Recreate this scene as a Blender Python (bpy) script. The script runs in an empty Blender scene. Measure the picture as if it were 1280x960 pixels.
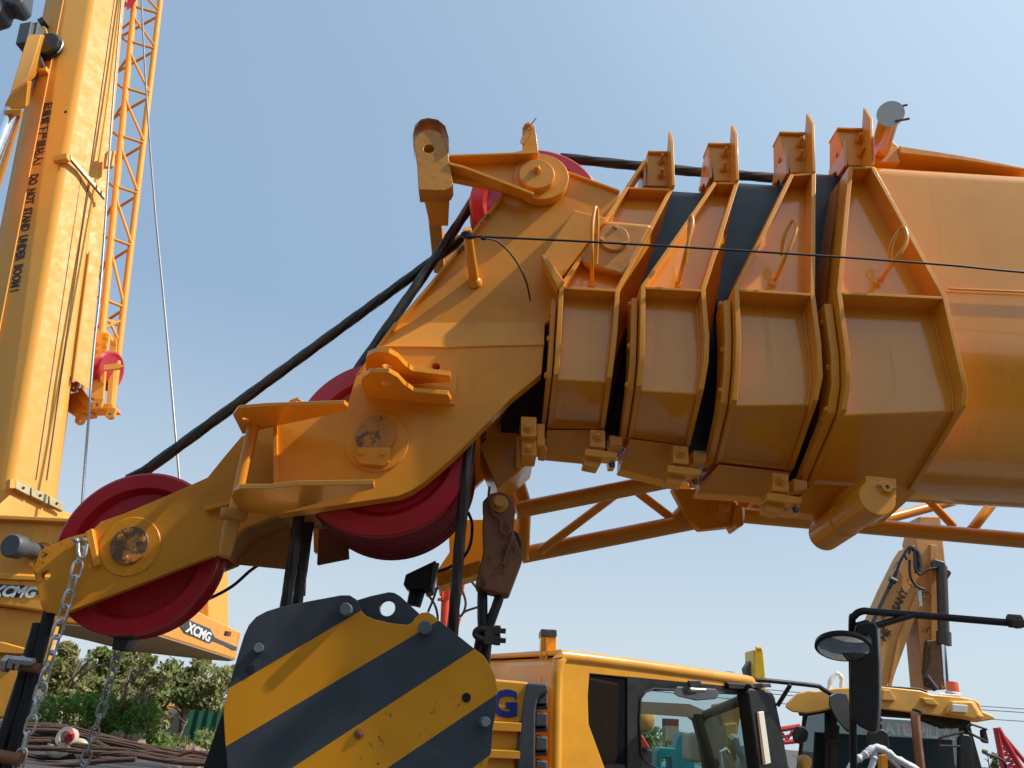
import bpy, bmesh, math, random
from mathutils import Vector, Matrix
from mathutils.geometry import tessellate_polygon
R = math.radians
V = Vector
scene = bpy.context.scene
COL = scene.collection
random.seed(7)

# ------------------------------------------------------------------ camera
F_PX = 985.0
PITCH, ROLL = R(23.3), R(5.0)
CAM = V((0, 0, 1.7))
_f = V((0, math.cos(PITCH), math.sin(PITCH)))
_r0 = V((1, 0, 0)); _u0 = V((0, -math.sin(PITCH), math.cos(PITCH)))
_r = _r0 * math.cos(ROLL) + _u0 * math.sin(ROLL)
_u = -_r0 * math.sin(ROLL) + _u0 * math.cos(ROLL)
cd = bpy.data.cameras.new('camera'); cam = bpy.data.objects.new('camera', cd); COL.objects.link(cam)
cd.sensor_width = 36; cd.lens = 36 * F_PX / 1280
cd.clip_start = 0.05; cd.clip_end = 5000
m = Matrix((_r, _u, -_f)).transposed().to_4x4(); m.translation = CAM
cam.matrix_world = m
scene.camera = cam

def ray(px, py): return _f + _r * ((px - 640) / F_PX) - _u * ((py - 480) / F_PX)
def aY(px, py, Y): d = ray(px, py); return CAM + d * (Y / d.y)
def aZ(px, py, Z): d = ray(px, py); return CAM + d * ((Z - CAM.z) / d.z)
def aD(px, py, D): return CAM + ray(px, py) * D
def aP(px, py, P, n):
    d = ray(px, py); return CAM + d * ((P - CAM).dot(n) / d.dot(n))
def dep(P): return (P - CAM).dot(_f)
def rr(pxr, P): return pxr * dep(P) / F_PX
def Ys(pts, Y): return [aY(x, y, Y) for x, y in pts]

# ------------------------------------------------------------------ materials
MATS = {}
def nmat(name):
    mt = bpy.data.materials.new(name); mt.use_nodes = True
    nt = mt.node_tree; b = nt.nodes['Principled BSDF']
    MATS[name] = mt
    return mt, nt, b
def N(nt, typ, **kw):
    n = nt.nodes.new(typ)
    for k, v in kw.items():
        if k.startswith('_'): setattr(n, k[1:], v)
        else: n.inputs[k.replace('__', ' ')].default_value = v
    return n
def ramp(nt, fac, stops, interp='LINEAR'):
    r = nt.nodes.new('ShaderNodeValToRGB'); r.color_ramp.interpolation = interp
    e = r.color_ramp.elements
    while len(e) < len(stops): e.new(0.5)
    for i, (p, c) in enumerate(stops):
        e[i].position = p; e[i].color = c if len(c) == 4 else (*c, 1)
    nt.links.new(fac, r.inputs[0]); return r
def mixc(nt, fac, a, b):
    m_ = nt.nodes.new('ShaderNodeMix'); m_.data_type = 'RGBA'
    for s, val in ((0, fac), (6, a), (7, b)):
        if hasattr(val, 'links') or hasattr(val, 'is_linked'): nt.links.new(val, m_.inputs[s])
        else: m_.inputs[s].default_value = val if s == 0 else (*val, 1)
    return m_.outputs[2]
def paint(name, col, rough=0.33, var=0.10, spots=0.0, spotcol=(0.075, 0.035, 0.016), scale=1.0, bump=0.25,
          coat=0.0, metal=0.0, dirt=0.25, dirtcol=(0.22, 0.14, 0.07), streak=0.0, spec=0.5, tip=None):
    mt, nt, b = nmat(name)
    tc = N(nt, 'ShaderNodeTexCoord')
    def noise(s, d=5, r=.6, vec=None):
        n = N(nt, 'ShaderNodeTexNoise', Scale=s * scale, Detail=d, Roughness=r)
        nt.links.new(vec or tc.outputs['Object'], n.inputs['Vector']); return n.outputs['Fac']
    n1 = noise(3.0)
    c = mixc(nt, ramp(nt, n1, [(0.3, (0, 0, 0)), (0.7, (1, 1, 1))]).outputs[0],
             tuple(x * (1 - var) for x in col), tuple(min(1, x * (1 + var)) for x in col))
    if dirt > 0:
        n2 = noise(9.0, 8, .7)
        f = ramp(nt, n2, [(0.50, (0, 0, 0)), (0.78, (dirt, dirt, dirt))]).outputs[0]
        c = mixc(nt, f, c, dirtcol)
    if streak > 0:
        mp = N(nt, 'ShaderNodeMapping'); mp.inputs['Scale'].default_value = (1, 1, 0.06)
        nt.links.new(tc.outputs['Object'], mp.inputs['Vector'])
        n4 = noise(26.0, 4, .6, mp.outputs[0])
        f = ramp(nt, n4, [(0.60, (0, 0, 0)), (0.8, (streak, streak, streak))]).outputs[0]
        c = mixc(nt, f, c, (0.10, 0.055, 0.025))
    rg = None
    if spots > 0:
        n3 = noise(22.0, 9, .75); n3b = noise(3.2, 2, .5)
        mm = N(nt, 'ShaderNodeMath', _operation='MULTIPLY'); nt.links.new(n3, mm.inputs[0]); nt.links.new(n3b, mm.inputs[1])
        th = 0.385 - 0.12 * spots
        src = mm.outputs[0]
        if tip:
            sp = N(nt, 'ShaderNodeSeparateXYZ'); nt.links.new(tc.outputs['Object'], sp.inputs[0])
            mr_ = N(nt, 'ShaderNodeMapRange'); nt.links.new(sp.outputs[0], mr_.inputs[0])
            mr_.inputs[1].default_value = tip[0]; mr_.inputs[2].default_value = tip[1]; mr_.inputs[3].default_value = .19; mr_.inputs[4].default_value = 0
            ad = N(nt, 'ShaderNodeMath', _operation='ADD'); nt.links.new(src, ad.inputs[0]); nt.links.new(mr_.outputs[0], ad.inputs[1]); src = ad.outputs[0]
        f = ramp(nt, src, [(th, (0, 0, 0)), (th + 0.02, (1, 1, 1))]).outputs[0]
        c = mixc(nt, f, c, spotcol)
    nt.links.new(c, b.inputs['Base Color'])
    nr = noise(6.0, 6, .65)
    r_ = ramp(nt, nr, [(0.3, (rough * .8,) * 3), (0.75, (min(1, rough * 1.35),) * 3)])
    nt.links.new(r_.outputs[0], b.inputs['Roughness'])
    b.inputs['Metallic'].default_value = metal
    b.inputs['Specular IOR Level'].default_value = spec
    b.inputs['Coat Weight'].default_value = coat; b.inputs['Coat Roughness'].default_value = 0.06
    if bump > 0:
        nb = noise(35.0, 3, .5)
        bp = N(nt, 'ShaderNodeBump', Strength=bump, Distance=0.0016)
        nt.links.new(nb, bp.inputs['Height']); nt.links.new(bp.outputs[0], b.inputs['Normal'])
    return mt
def plain(name, col, rough=0.5, metal=0.0, **kw):
    mt, nt, b = nmat(name)
    b.inputs['Base Color'].default_value = (*col, 1); b.inputs['Roughness'].default_value = rough
    b.inputs['Metallic'].default_value = metal
    for k, v in kw.items(): b.inputs[k.replace('_', ' ')].default_value = v
    return mt

ORG = (0.80, 0.300, 0.014)
paint('orange', ORG, 0.30, dirt=.20, streak=.12, coat=.15, bump=.35, spec=.4)
paint('orange_boom', (0.80, 0.315, 0.024), 0.16, dirt=.18, dirtcol=(.50, .24, .08), coat=.5, streak=.35, bump=.12)
paint('orange_worn', (0.62, 0.25, 0.03), 0.42, dirt=.6, spots=.55, dirtcol=(.16, .08, .035), bump=.7)
paint('cap_rust', (0.55, 0.21, 0.03), 0.5, dirt=.5, spots=1.15, dirtcol=(.16, .08, .035), spotcol=(.15, .075, .032), scale=1.6, bump=1.0)
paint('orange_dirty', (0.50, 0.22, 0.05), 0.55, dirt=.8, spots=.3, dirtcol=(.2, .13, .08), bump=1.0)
paint('orange_nose', (0.78, 0.29, 0.016), 0.32, dirt=.22, spots=0, streak=.10, bump=.3, coat=.1, spec=.35)
paint('orange_tip', (0.72, 0.265, 0.016), 0.34, dirt=.3, spots=.02, bump=.3, coat=.1, spec=.35, tip=(-2.63, -2.42), spotcol=(.09, .04, .015))
paint('orange_light', (0.74, 0.34, 0.055), 0.5, dirt=0, bump=.05, var=.03, streak=.12, spec=.3)
paint('orange_weight', (0.78, 0.33, 0.035), 0.45, dirt=.15, bump=.1, streak=.6)
paint('orange_sheen', (0.70, 0.33, 0.12), 0.30, dirt=.1, coat=.3)  # boom orange with the pinkish reflection put into its base colour
paint('truck_orange', (0.76, 0.34, 0.03), 0.22, dirt=.05, bump=.04, coat=.6)
paint('red_sheave', (0.50, 0.012, 0.020), 0.30, dirt=.25, dirtcol=(.05, .01, .012), bump=.25, coat=.2)
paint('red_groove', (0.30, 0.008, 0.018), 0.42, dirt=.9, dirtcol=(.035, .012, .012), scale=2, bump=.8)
paint('slate', (0.056, 0.067, 0.080), 0.36, dirt=.3, dirtcol=(.09, .09, .09), spots=.12, spotcol=(.1, .09, .08), bump=.3)
paint('slate_skin', (0.016, 0.034, 0.050), 0.38, dirt=.3, dirtcol=(.05, .06, .07), bump=.15, coat=.05, streak=.2)
paint('block_yellow', (0.80, 0.315, 0.010), 0.34, dirt=.12, spots=.06, spotcol=(.16, .05, .015), bump=.15)
paint('slate_bolt', (0.10, 0.125, 0.15), 0.4, dirt=.4, dirtcol=(.05, .05, .05))
paint('black', (0.008, 0.008, 0.009), 0.5, dirt=.3, dirtcol=(.05, .045, .04), bump=.1)
paint('black_plastic', (0.013, 0.013, 0.014), 0.42, dirt=.3, dirtcol=(.06, .06, .06), bump=.3)
paint('grey_plastic', (0.075, 0.08, 0.088), 0.5, dirt=.2, dirtcol=(.12, .12, .12), bump=.1)
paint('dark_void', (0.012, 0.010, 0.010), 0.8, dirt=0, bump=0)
paint('rope_steel', (0.06, 0.05, 0.044), 0.36, dirt=.6, dirtcol=(.09, .07, .055), scale=3, bump=0, metal=.5)
paint('rope_rusty', (0.085, 0.048, 0.032), 0.75, dirt=.6, dirtcol=(.04, .025, .02), scale=2, bump=.5)
paint('rope_bright', (0.30, 0.30, 0.30), 0.4, dirt=0, bump=0, metal=.6)
paint('steel', (0.42, 0.41, 0.40), 0.35, metal=.9, dirt=.4, dirtcol=(.12, .09, .07), scale=3, bump=.2)
paint('zinc', (0.62, 0.62, 0.62), 0.36, metal=.9, dirt=.25, dirtcol=(.2, .17, .15), scale=3, bump=.2)
paint('rusty', (0.24, 0.085, 0.035), 0.62, dirt=.8, dirtcol=(.07, .035, .022), spots=.4, bump=1.0)
paint('copper_worn', (0.42, 0.20, 0.10), 0.36, metal=.45, dirt=.5, dirtcol=(.1, .05, .03), bump=.8)
paint('clamp_steel', (0.09, 0.075, 0.065), 0.5, metal=.5, dirt=.7, dirtcol=(.10, .05, .03), scale=2, bump=.8)
paint('chrome', (0.75, 0.80, 0.86), 0.10, metal=1, dirt=0, bump=0)
paint('excavator', (0.62, 0.27, 0.06), 0.5, dirt=.5, dirtcol=(.35, .2, .09), spots=.25, spotcol=(.06, .03, .02), bump=.3)
paint('excavator_dark', (0.10, 0.045, 0.02), 0.7, dirt=.7, dirtcol=(.35, .12, .03), scale=3)
paint('loader_yellow', (0.74, 0.39, 0.08), 0.42, dirt=.15, dirtcol=(.5, .3, .15), bump=.1)
paint('sprayed_red', (0.62, 0.06, 0.02), 0.4, dirt=.2)
paint('bright_red', (0.55, 0.025, 0.03), 0.4, dirt=.2)
paint('bright_yellow', (0.78, 0.48, 0.03), 0.35, dirt=.2)
paint('pale_beige', (0.50, 0.44, 0.33), 0.5, dirt=.2)
paint('teal', (0.02, 0.26, 0.27), 0.4, dirt=.2)
paint('terracotta', (0.20, 0.055, 0.04), 0.8, dirt=.3)
paint('sand_render', (0.38, 0.33, 0.20), 0.8, dirt=.3)
paint('concrete', (0.075, 0.068, 0.062), 0.85, dirt=.5, dirtcol=(.11, .10, .09), scale=.5, bump=.5)
paint('wall_plaster', (0.50, 0.44, 0.38), 0.85, dirt=.6, dirtcol=(.25, .22, .19), scale=.4)
paint('deck', (0.055, 0.06, 0.07), 0.5, dirt=.8, dirtcol=(.20, .17, .14), scale=.8, bump=.5)
paint('fence_green', (0.02, 0.13, 0.075), 0.5, dirt=.3, dirtcol=(.08, .12, .09), scale=.5)
paint('roof_grey', (0.22, 0.24, 0.26), 0.6, dirt=.3, scale=.3)
paint('blue_mark', (0.01, 0.03, 0.22), 0.35, dirt=0, bump=0)
plain('text_black', (0.012, 0.010, 0.014), .4)
plain('text_brown', (0.035, 0.022, 0.018), .5)
plain('text_white', (0.78, 0.78, 0.76), .4)
paint('mark_black', (0.03, 0.028, 0.028), .4, dirt=.1)
plain('text_window', (0.62, 0.68, 0.72), .5)
paint('bark', (0.22, 0.165, 0.11), 0.9, dirt=.7, dirtcol=(.10, .075, .05), scale=2, bump=1)
paint('underside', (0.40, 0.26, 0.15), 0.6, dirt=.7, dirtcol=(.3, .2, .13), scale=.5)
paint('worn_pad', (0.36, 0.30, 0.16), 0.45, metal=.3, dirt=.9, dirtcol=(.18, .17, .15), scale=1.2)
paint('wrap', (0.75, 0.77, 0.80), 0.25, dirt=.3, dirtcol=(.4, .4, .42), scale=4, bump=3)
plain('beacon', (0.85, 0.16, 0.03), .2, 0, Transmission_Weight=.3)
plain('lens', (0.75, 0.72, 0.66), .25)
plain('led', (0.85, 0.80, 0.68), .3)
plain('mirror', (0.9, 0.9, 0.9), .03, 1.0)
plain('black_rubber', (0.012, 0.012, 0.012), .6)
plain('cab_lining', (0.16, 0.115, 0.07), .7)
plain('seat_dark', (0.03, 0.03, 0.03), .7)
# glass : partly clear, tinted
def glass(name, tint, clear=0.55, rough=.02):
    mt, nt, b = nmat(name)
    b.inputs['Base Color'].default_value = (*tint, 1); b.inputs['Roughness'].default_value = rough
    b.inputs['Specular IOR Level'].default_value = .5
    tr = N(nt, 'ShaderNodeBsdfTransparent'); tr.inputs[0].default_value = (0.80, 0.88, 0.88, 1)
    mx = N(nt, 'ShaderNodeMixShader'); mx.inputs[0].default_value = clear
    nt.links.new(b.outputs[0], mx.inputs[1]); nt.links.new(tr.outputs[0], mx.inputs[2])
    nt.links.new(mx.outputs[0], nt.nodes['Material Output'].inputs[0])
glass('glass_clear', (0.02, 0.03, 0.03), .88)
glass('glass_blue', (0.03, 0.065, 0.09), .45)
glass('glass_dark', (0.010, 0.010, 0.011), .06)
def leafmat(name, a, b_):
    mt, nt, b = nmat(name)
    g = N(nt, 'ShaderNodeObjectInfo'); ge = N(nt, 'ShaderNodeNewGeometry')
    r_ = ramp(nt, ge.outputs['Random Per Island'], [(0, a), (1, b_)])
    nt.links.new(r_.outputs[0], b.inputs['Base Color']); b.inputs['Roughness'].default_value = .55
    tr = N(nt, 'ShaderNodeBsdfTranslucent'); nt.links.new(r_.outputs[0], tr.inputs[0])
    mx = N(nt, 'ShaderNodeMixShader'); mx.inputs[0].default_value = .4
    nt.links.new(b.outputs[0], mx.inputs[1]); nt.links.new(tr.outputs[0], mx.inputs[2])
    nt.links.new(mx.outputs[0], nt.nodes['Material Output'].inputs[0])
leafmat('leaf', (0.09, 0.14, 0.03), (0.25, 0.30, 0.07))
leafmat('leaf_pale', (0.15, 0.17, 0.055), (0.38, 0.37, 0.14))
leafmat('leaf_bright', (0.07, 0.18, 0.02), (0.18, 0.34, 0.05))

# ------------------------------------------------------------------ objects
ROOTLOC = {}
def thing(name, label, cat, loc, group=None):
    o = bpy.data.objects.new(name, None); COL.objects.link(o)
    o.location = loc; o['label'] = label; o['category'] = cat
    o.empty_display_size = .1
    if group: o['group'] = group
    ROOTLOC[o.name] = V(loc)
    return o
def rootloc(p):
    while p.parent: p = p.parent
    return ROOTLOC.get(p.name, V((0, 0, 0)))
class MB:
    def __init__(s): s.v = []; s.f = []; s.m = []
    def add(s, vs, fs, mi=0):
        b = len(s.v); s.v += [V(p) for p in vs]; s.f += [tuple(i + b for i in f) for f in fs]; s.m += [mi] * len(fs)
        return s
    def quad(s, a, b, c, d, mi=0): return s.add([a, b, c, d], [(0, 1, 2, 3)], mi)
    def plate(s, pts, t, holes=(), mi=0):
        """polygon (3D pts) extruded by vector t, with optional hole loops"""
        t = V(t); n = len(pts)
        loops = [list(pts)] + [list(h) for h in holes]
        if holes:
            tris = tessellate_polygon(loops); flat = [p for l in loops for p in l]
            k = len(flat)
            fs = [tuple(x) for x in tris] + [tuple(y + k for y in reversed(x)) for x in tris]
            vs = flat + [p + t for p in flat]; off = 0
            for l in loops:
                c = len(l)
                for i in range(c):
                    j = (i + 1) % c; fs.append((off + i, off + j, off + j + k, off + i + k))
                off += c
            return s.add(vs, fs, mi)
        vs = list(pts) + [p + t for p in pts]
        fs = [tuple(range(n)), tuple(range(2 * n - 1, n - 1, -1))] + [(i, (i + 1) % n, (i + 1) % n + n, i + n) for i in range(n)]
        return s.add(vs, fs, mi)
    def hexa(s, a, b, mi=0):
        """two loops of equal length joined as a closed prism"""
        n = len(a)
        fs = [tuple(range(n)), tuple(range(2 * n - 1, n - 1, -1))] + [(i, (i + 1) % n, (i + 1) % n + n, i + n) for i in range(n)]
        return s.add(list(a) + list(b), fs, mi)
    def box(s, c, ax, ay, az, mi=0):
        c, ax, ay, az = V(c), V(ax), V(ay), V(az)
        lo = [c - ax - ay - az, c + ax - ay - az, c + ax + ay - az, c - ax + ay - az]
        return s.hexa(lo, [p + 2 * az for p in lo], mi)
    def tube(s, pts, r, n=12, cap=True, mi=0, strands=0, pitch=.08, amp=.12, closed=False):
        pts = [V(p) for p in pts]
        if strands:
            q = []; 
            for i in range(len(pts) - 1):
                L = (pts[i + 1] - pts[i]).length; k = max(1, int(L / (pitch / 7)))
                q += [pts[i].lerp(pts[i + 1], j / k) for j in range(k)]
            pts = q + [pts[-1]]; n = max(n, strands * 4)
        m_ = len(pts)
        rs = r if isinstance(r, (list, tuple)) else [r] * m_
        d0 = (pts[1] - pts[0]).normalized()
        a = d0.orthogonal().normalized(); vs = []; acc = 0; 
        for i in range(m_):
            if closed: d = (pts[(i + 1) % m_] - pts[i - 1]).normalized()
            else: d = (pts[min(i + 1, m_ - 1)] - pts[max(i - 1, 0)]).normalized()
            a = (a - d * a.dot(d)).normalized(); b = d.cross(a)
            if i: acc += (pts[i] - pts[i - 1]).length
            for j in range(n):
                th = 2 * math.pi * j / n
                q = rs[i]
                if strands: q *= 1 + amp * (abs(math.cos(strands / 2 * (th - 2 * math.pi * acc / pitch / 1.0))) - .6)
                vs.append(pts[i] + (a * math.cos(th) + b * math.sin(th)) * q)
        fs = []
        mm = m_ if closed else m_ - 1
        for i in range(mm):
            for j in range(n):
                i2 = (i + 1) % m_
                fs.append((i * n + j, i * n + (j + 1) % n, i2 * n + (j + 1) % n, i2 * n + j))
        if cap and not closed: fs += [tuple(range(n - 1, -1, -1)), tuple((m_ - 1) * n + j for j in range(n))]
        return s.add(vs, fs, mi)
    def lathe(s, c, axis, prof, n=32, mi=0, closed=False):
        """prof : (radius, along) pairs; open profiles are capped by r=0 points"""
        c = V(c); ax = V(axis).normalized(); a = ax.orthogonal().normalized(); b = ax.cross(a); vs = []
        for r_, h in prof:
            for j in range(n):
                th = 2 * math.pi * j / n; vs.append(c + ax * h + (a * math.cos(th) + b * math.sin(th)) * r_)
        k = len(prof); fs = []
        for i in range(k if closed else k - 1):
            i2 = (i + 1) % k
            for j in range(n):
                j2 = (j + 1) % n; fs.append((i * n + j, i * n + j2, i2 * n + j2, i2 * n + j))
        if not closed: fs += [tuple(range(n - 1, -1, -1)), tuple((k - 1) * n + j for j in range(n))]
        return s.add(vs, fs, mi)
    def disc(s, c, axis, r, h, n=32, mi=0, ch=.0): 
        if ch: return s.lathe(c, axis, [(r, 0), (r, h - ch), (r - ch, h)], n, mi)
        return s.lathe(c, axis, [(r, 0), (r, h)], n, mi)
def build(name, mb, mat, parent=None, bevel=0.0, smooth=True, label=None, cat=None, group=None, kind=None, loc=None, seg=2, ang=40):
    me = bpy.data.meshes.new(name)
    off = rootloc(parent) if parent else (V(loc) if loc is not None else V((0, 0, 0)))
    me.from_pydata([p - off for p in mb.v], [], mb.f)
    bm = bmesh.new(); bm.from_mesh(me)
    bmesh.ops.remove_doubles(bm, verts=bm.verts, dist=1e-5)
    bmesh.ops.recalc_face_normals(bm, faces=bm.faces); 
    bm.to_mesh(me); bm.free()
    mats = mat if isinstance(mat, (list, tuple)) else [mat]
    for x in mats: me.materials.append(MATS[x])
    if len(mats) > 1 and len(me.polygons) == len(mb.m):
        for p, mi in zip(me.polygons, mb.m): p.material_index = mi
    if smooth:
        me.polygons.foreach_set('use_smooth', [True] * len(me.polygons))
        me.set_sharp_from_angle(angle=R(ang))
    me.update()
    o = bpy.data.objects.new(name, me); COL.objects.link(o)
    if parent: o.parent = parent
    else: o.location = off
    if not parent: ROOTLOC[o.name] = off
    if bevel:
        bv = o.modifiers.new('bevel', 'BEVEL'); bv.width = bevel; bv.segments = seg; bv.limit_method = 'ANGLE'; bv.angle_limit = R(35)
        bv.harden_normals = smooth
    if label: o['label'] = label
    if cat: o['category'] = cat
    if group: o['group'] = group
    if kind: o['kind'] = kind
    return o
def circ(px, py, pr, Y, n=20, ry=None):
    c = aY(px, py, Y); r_ = rr(pr, c)
    return [c + V((math.cos(2 * math.pi * i / n) * r_, 0, math.sin(2 * math.pi * i / n) * (r_ if ry is None else r_ * ry))) for i in range(n)]
NY = V((0, -1, 0))
# shared bolt mesh
def bolt_mesh(name, head=1.0, length=.6, mat='orange'):
    mb = MB(); mb.lathe((0, 0, 0), (0, 0, 1), [(1.35, -.1), (1.35, .12)], 20)
    mb.lathe((0, 0, .1), (0, 0, 1), [(1.0, 0), (1.0, .62 * head), (.86, .72 * head)], 6)
    if length > 0: mb.lathe((0, 0, .7 * head), (0, 0, 1), [(.55, 0), (.55, length), (.45, length + .1)], 12)
    me = bpy.data.meshes.new(name); me.from_pydata(mb.v, [], mb.f)
    bm = bmesh.new(); bm.from_mesh(me); bmesh.ops.recalc_face_normals(bm, faces=bm.faces); bm.to_mesh(me); bm.free()
    me.materials.append(MATS[mat]); return me
BM = {}
def bolt(parent, P, nrm, r, mat='orange', length=0.0, name='bolt'):
    k = (mat, length)
    if k not in BM: BM[k] = bolt_mesh('bolt', 1.0, length, mat)
    o = bpy.data.objects.new(name, BM[k]); COL.objects.link(o); o.parent = parent
    o.location = V(P) - rootloc(parent)
    o.rotation_mode = 'QUATERNION'; o.rotation_quaternion = V(nrm).to_track_quat('Z', 'Y') @ Matrix.Rotation(random.random() * 2, 3, 'Z').to_quaternion()
    o.scale = (r, r, r); return o
def text(body, P, xd, yd, size, mat, name='lettering', parent=None, ext=.002, off=.0, shear=0, sx=1.0, centre=False, **kw):
    cu = bpy.data.curves.new('t', 'FONT'); cu.body = body; cu.size = size; cu.extrude = ext; cu.offset = off * size; cu.shear = shear
    cu.resolution_u = 3
    cu.align_x = 'CENTER' if centre else 'LEFT'
    ob = bpy.data.objects.new('t', cu); COL.objects.link(ob)
    dg = bpy.context.evaluated_depsgraph_get(); me = bpy.data.meshes.new_from_object(ob.evaluated_get(dg))
    bpy.data.objects.remove(ob); bpy.data.curves.remove(cu)
    xd = V(xd).normalized(); yd = V(yd); yd = (yd - xd * yd.dot(xd)).normalized(); zd = xd.cross(yd)
    M = Matrix((xd * sx, yd, zd)).transposed().to_4x4(); M.translation = V(P) - rootloc(parent)
    me.transform(M); me.materials.clear(); me.materials.append(MATS[mat])
    o = bpy.data.objects.new(name, me); COL.objects.link(o); o.parent = parent
    return o
def sheave(name, c, Rr, w, parent, mat='red_sheave', holes=0):
    mb = MB(); h = w / 2
    half = [(.16, h * 1.1), (.26, h * 1.1), (.28, h * .45), (.74, h * .40), (.80, h * .95), (.965, h * .95), (.995, h * .86), (1.0, h * .72), (.975, h * .55), (.89, h * .22), (.88, 0)]
    prof = [(r_ * Rr, y) for r_, y in half] + [(r_ * Rr, -y) for r_, y in reversed(half[:-1])]
    mb.lathe(c, (0, 1, 0), prof, 72, closed=True)
    return build(name, mb, mat, parent, ang=28)
# ================================================================== MAIN CRANE BOOM
YC = 2.64
boom = thing('crane_boom', 'orange telescopic boom with four ribbed collars and red sheaves, lying across the middle', 'crane boom', (1.2, YC, 2.6))
UD = V((1, 0, .032))
def skin(name, x0, x1, Yn, top, mid, bot, mat, ref, label=None, extra=0):
    zt = aY(ref, top, Yn).z; zm = aY(ref, mid, Yn).z; zb = aY(ref, bot, Yn + .20).z - .02
    X0 = aY(x0, mid, Yn).x; X1 = aY(x1, mid, Yn).x + extra; XR = aY(ref, mid, Yn).x
    prof = []; hw = YC - Yn; r = .07
    for i in range(9):
        a = math.pi / 2 * i / 8; prof.append((YC - (hw - r + r * math.sin(a)), zt - r + r * math.cos(a)))
    for i in range(1, 18):
        a = math.pi / 2 * i / 18; prof.append((YC - hw * math.cos(a) ** .75, zm - (zm - zb) * math.sin(a)))
    full = prof + [(YC, zb)] + [(2 * YC - y, z) for y, z in reversed(prof)]
    mb = MB(); A = [V((X0, y, z + (X0 - XR) * UD.z)) for y, z in full]; B = [V((X1, y, z + (X1 - XR) * UD.z)) for y, z in full]
    mb.hexa(A, B); o = build(name, mb, mat, boom, ang=35, label=label); return o
outer = skin('outer_section', 1088, 1280, 2.31, 207, 400, 604, 'orange_boom', 1200, extra=4.2)
skin('inner_section', 992, 1075, 2.40, 209, 380, 606, 'slate_skin', 1035, 'dark blue inner boom section beside the largest collar')
skin('inner_section', 896, 990, 2.43, 221, 380, 582, 'slate_skin', 950, 'dark blue inner boom section between the second and third collars')
skin('inner_section', 790, 895, 2.46, 231, 370, 556, 'slate_skin', 862, 'dark blue inner boom section between the two smallest collars')
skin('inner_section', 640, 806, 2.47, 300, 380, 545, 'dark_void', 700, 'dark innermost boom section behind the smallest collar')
# seam welds on the outer section
for (xa, ya, xb, yb) in ((1186, 361, 1290, 365.5),):
    a = aY(xa, ya, 2.299); b = aY(xb, yb, 2.299); b = a + (b - a) * 8
    build('weld_seam', MB().tube([a, b], .004, 8), 'orange_boom', boom)

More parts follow.
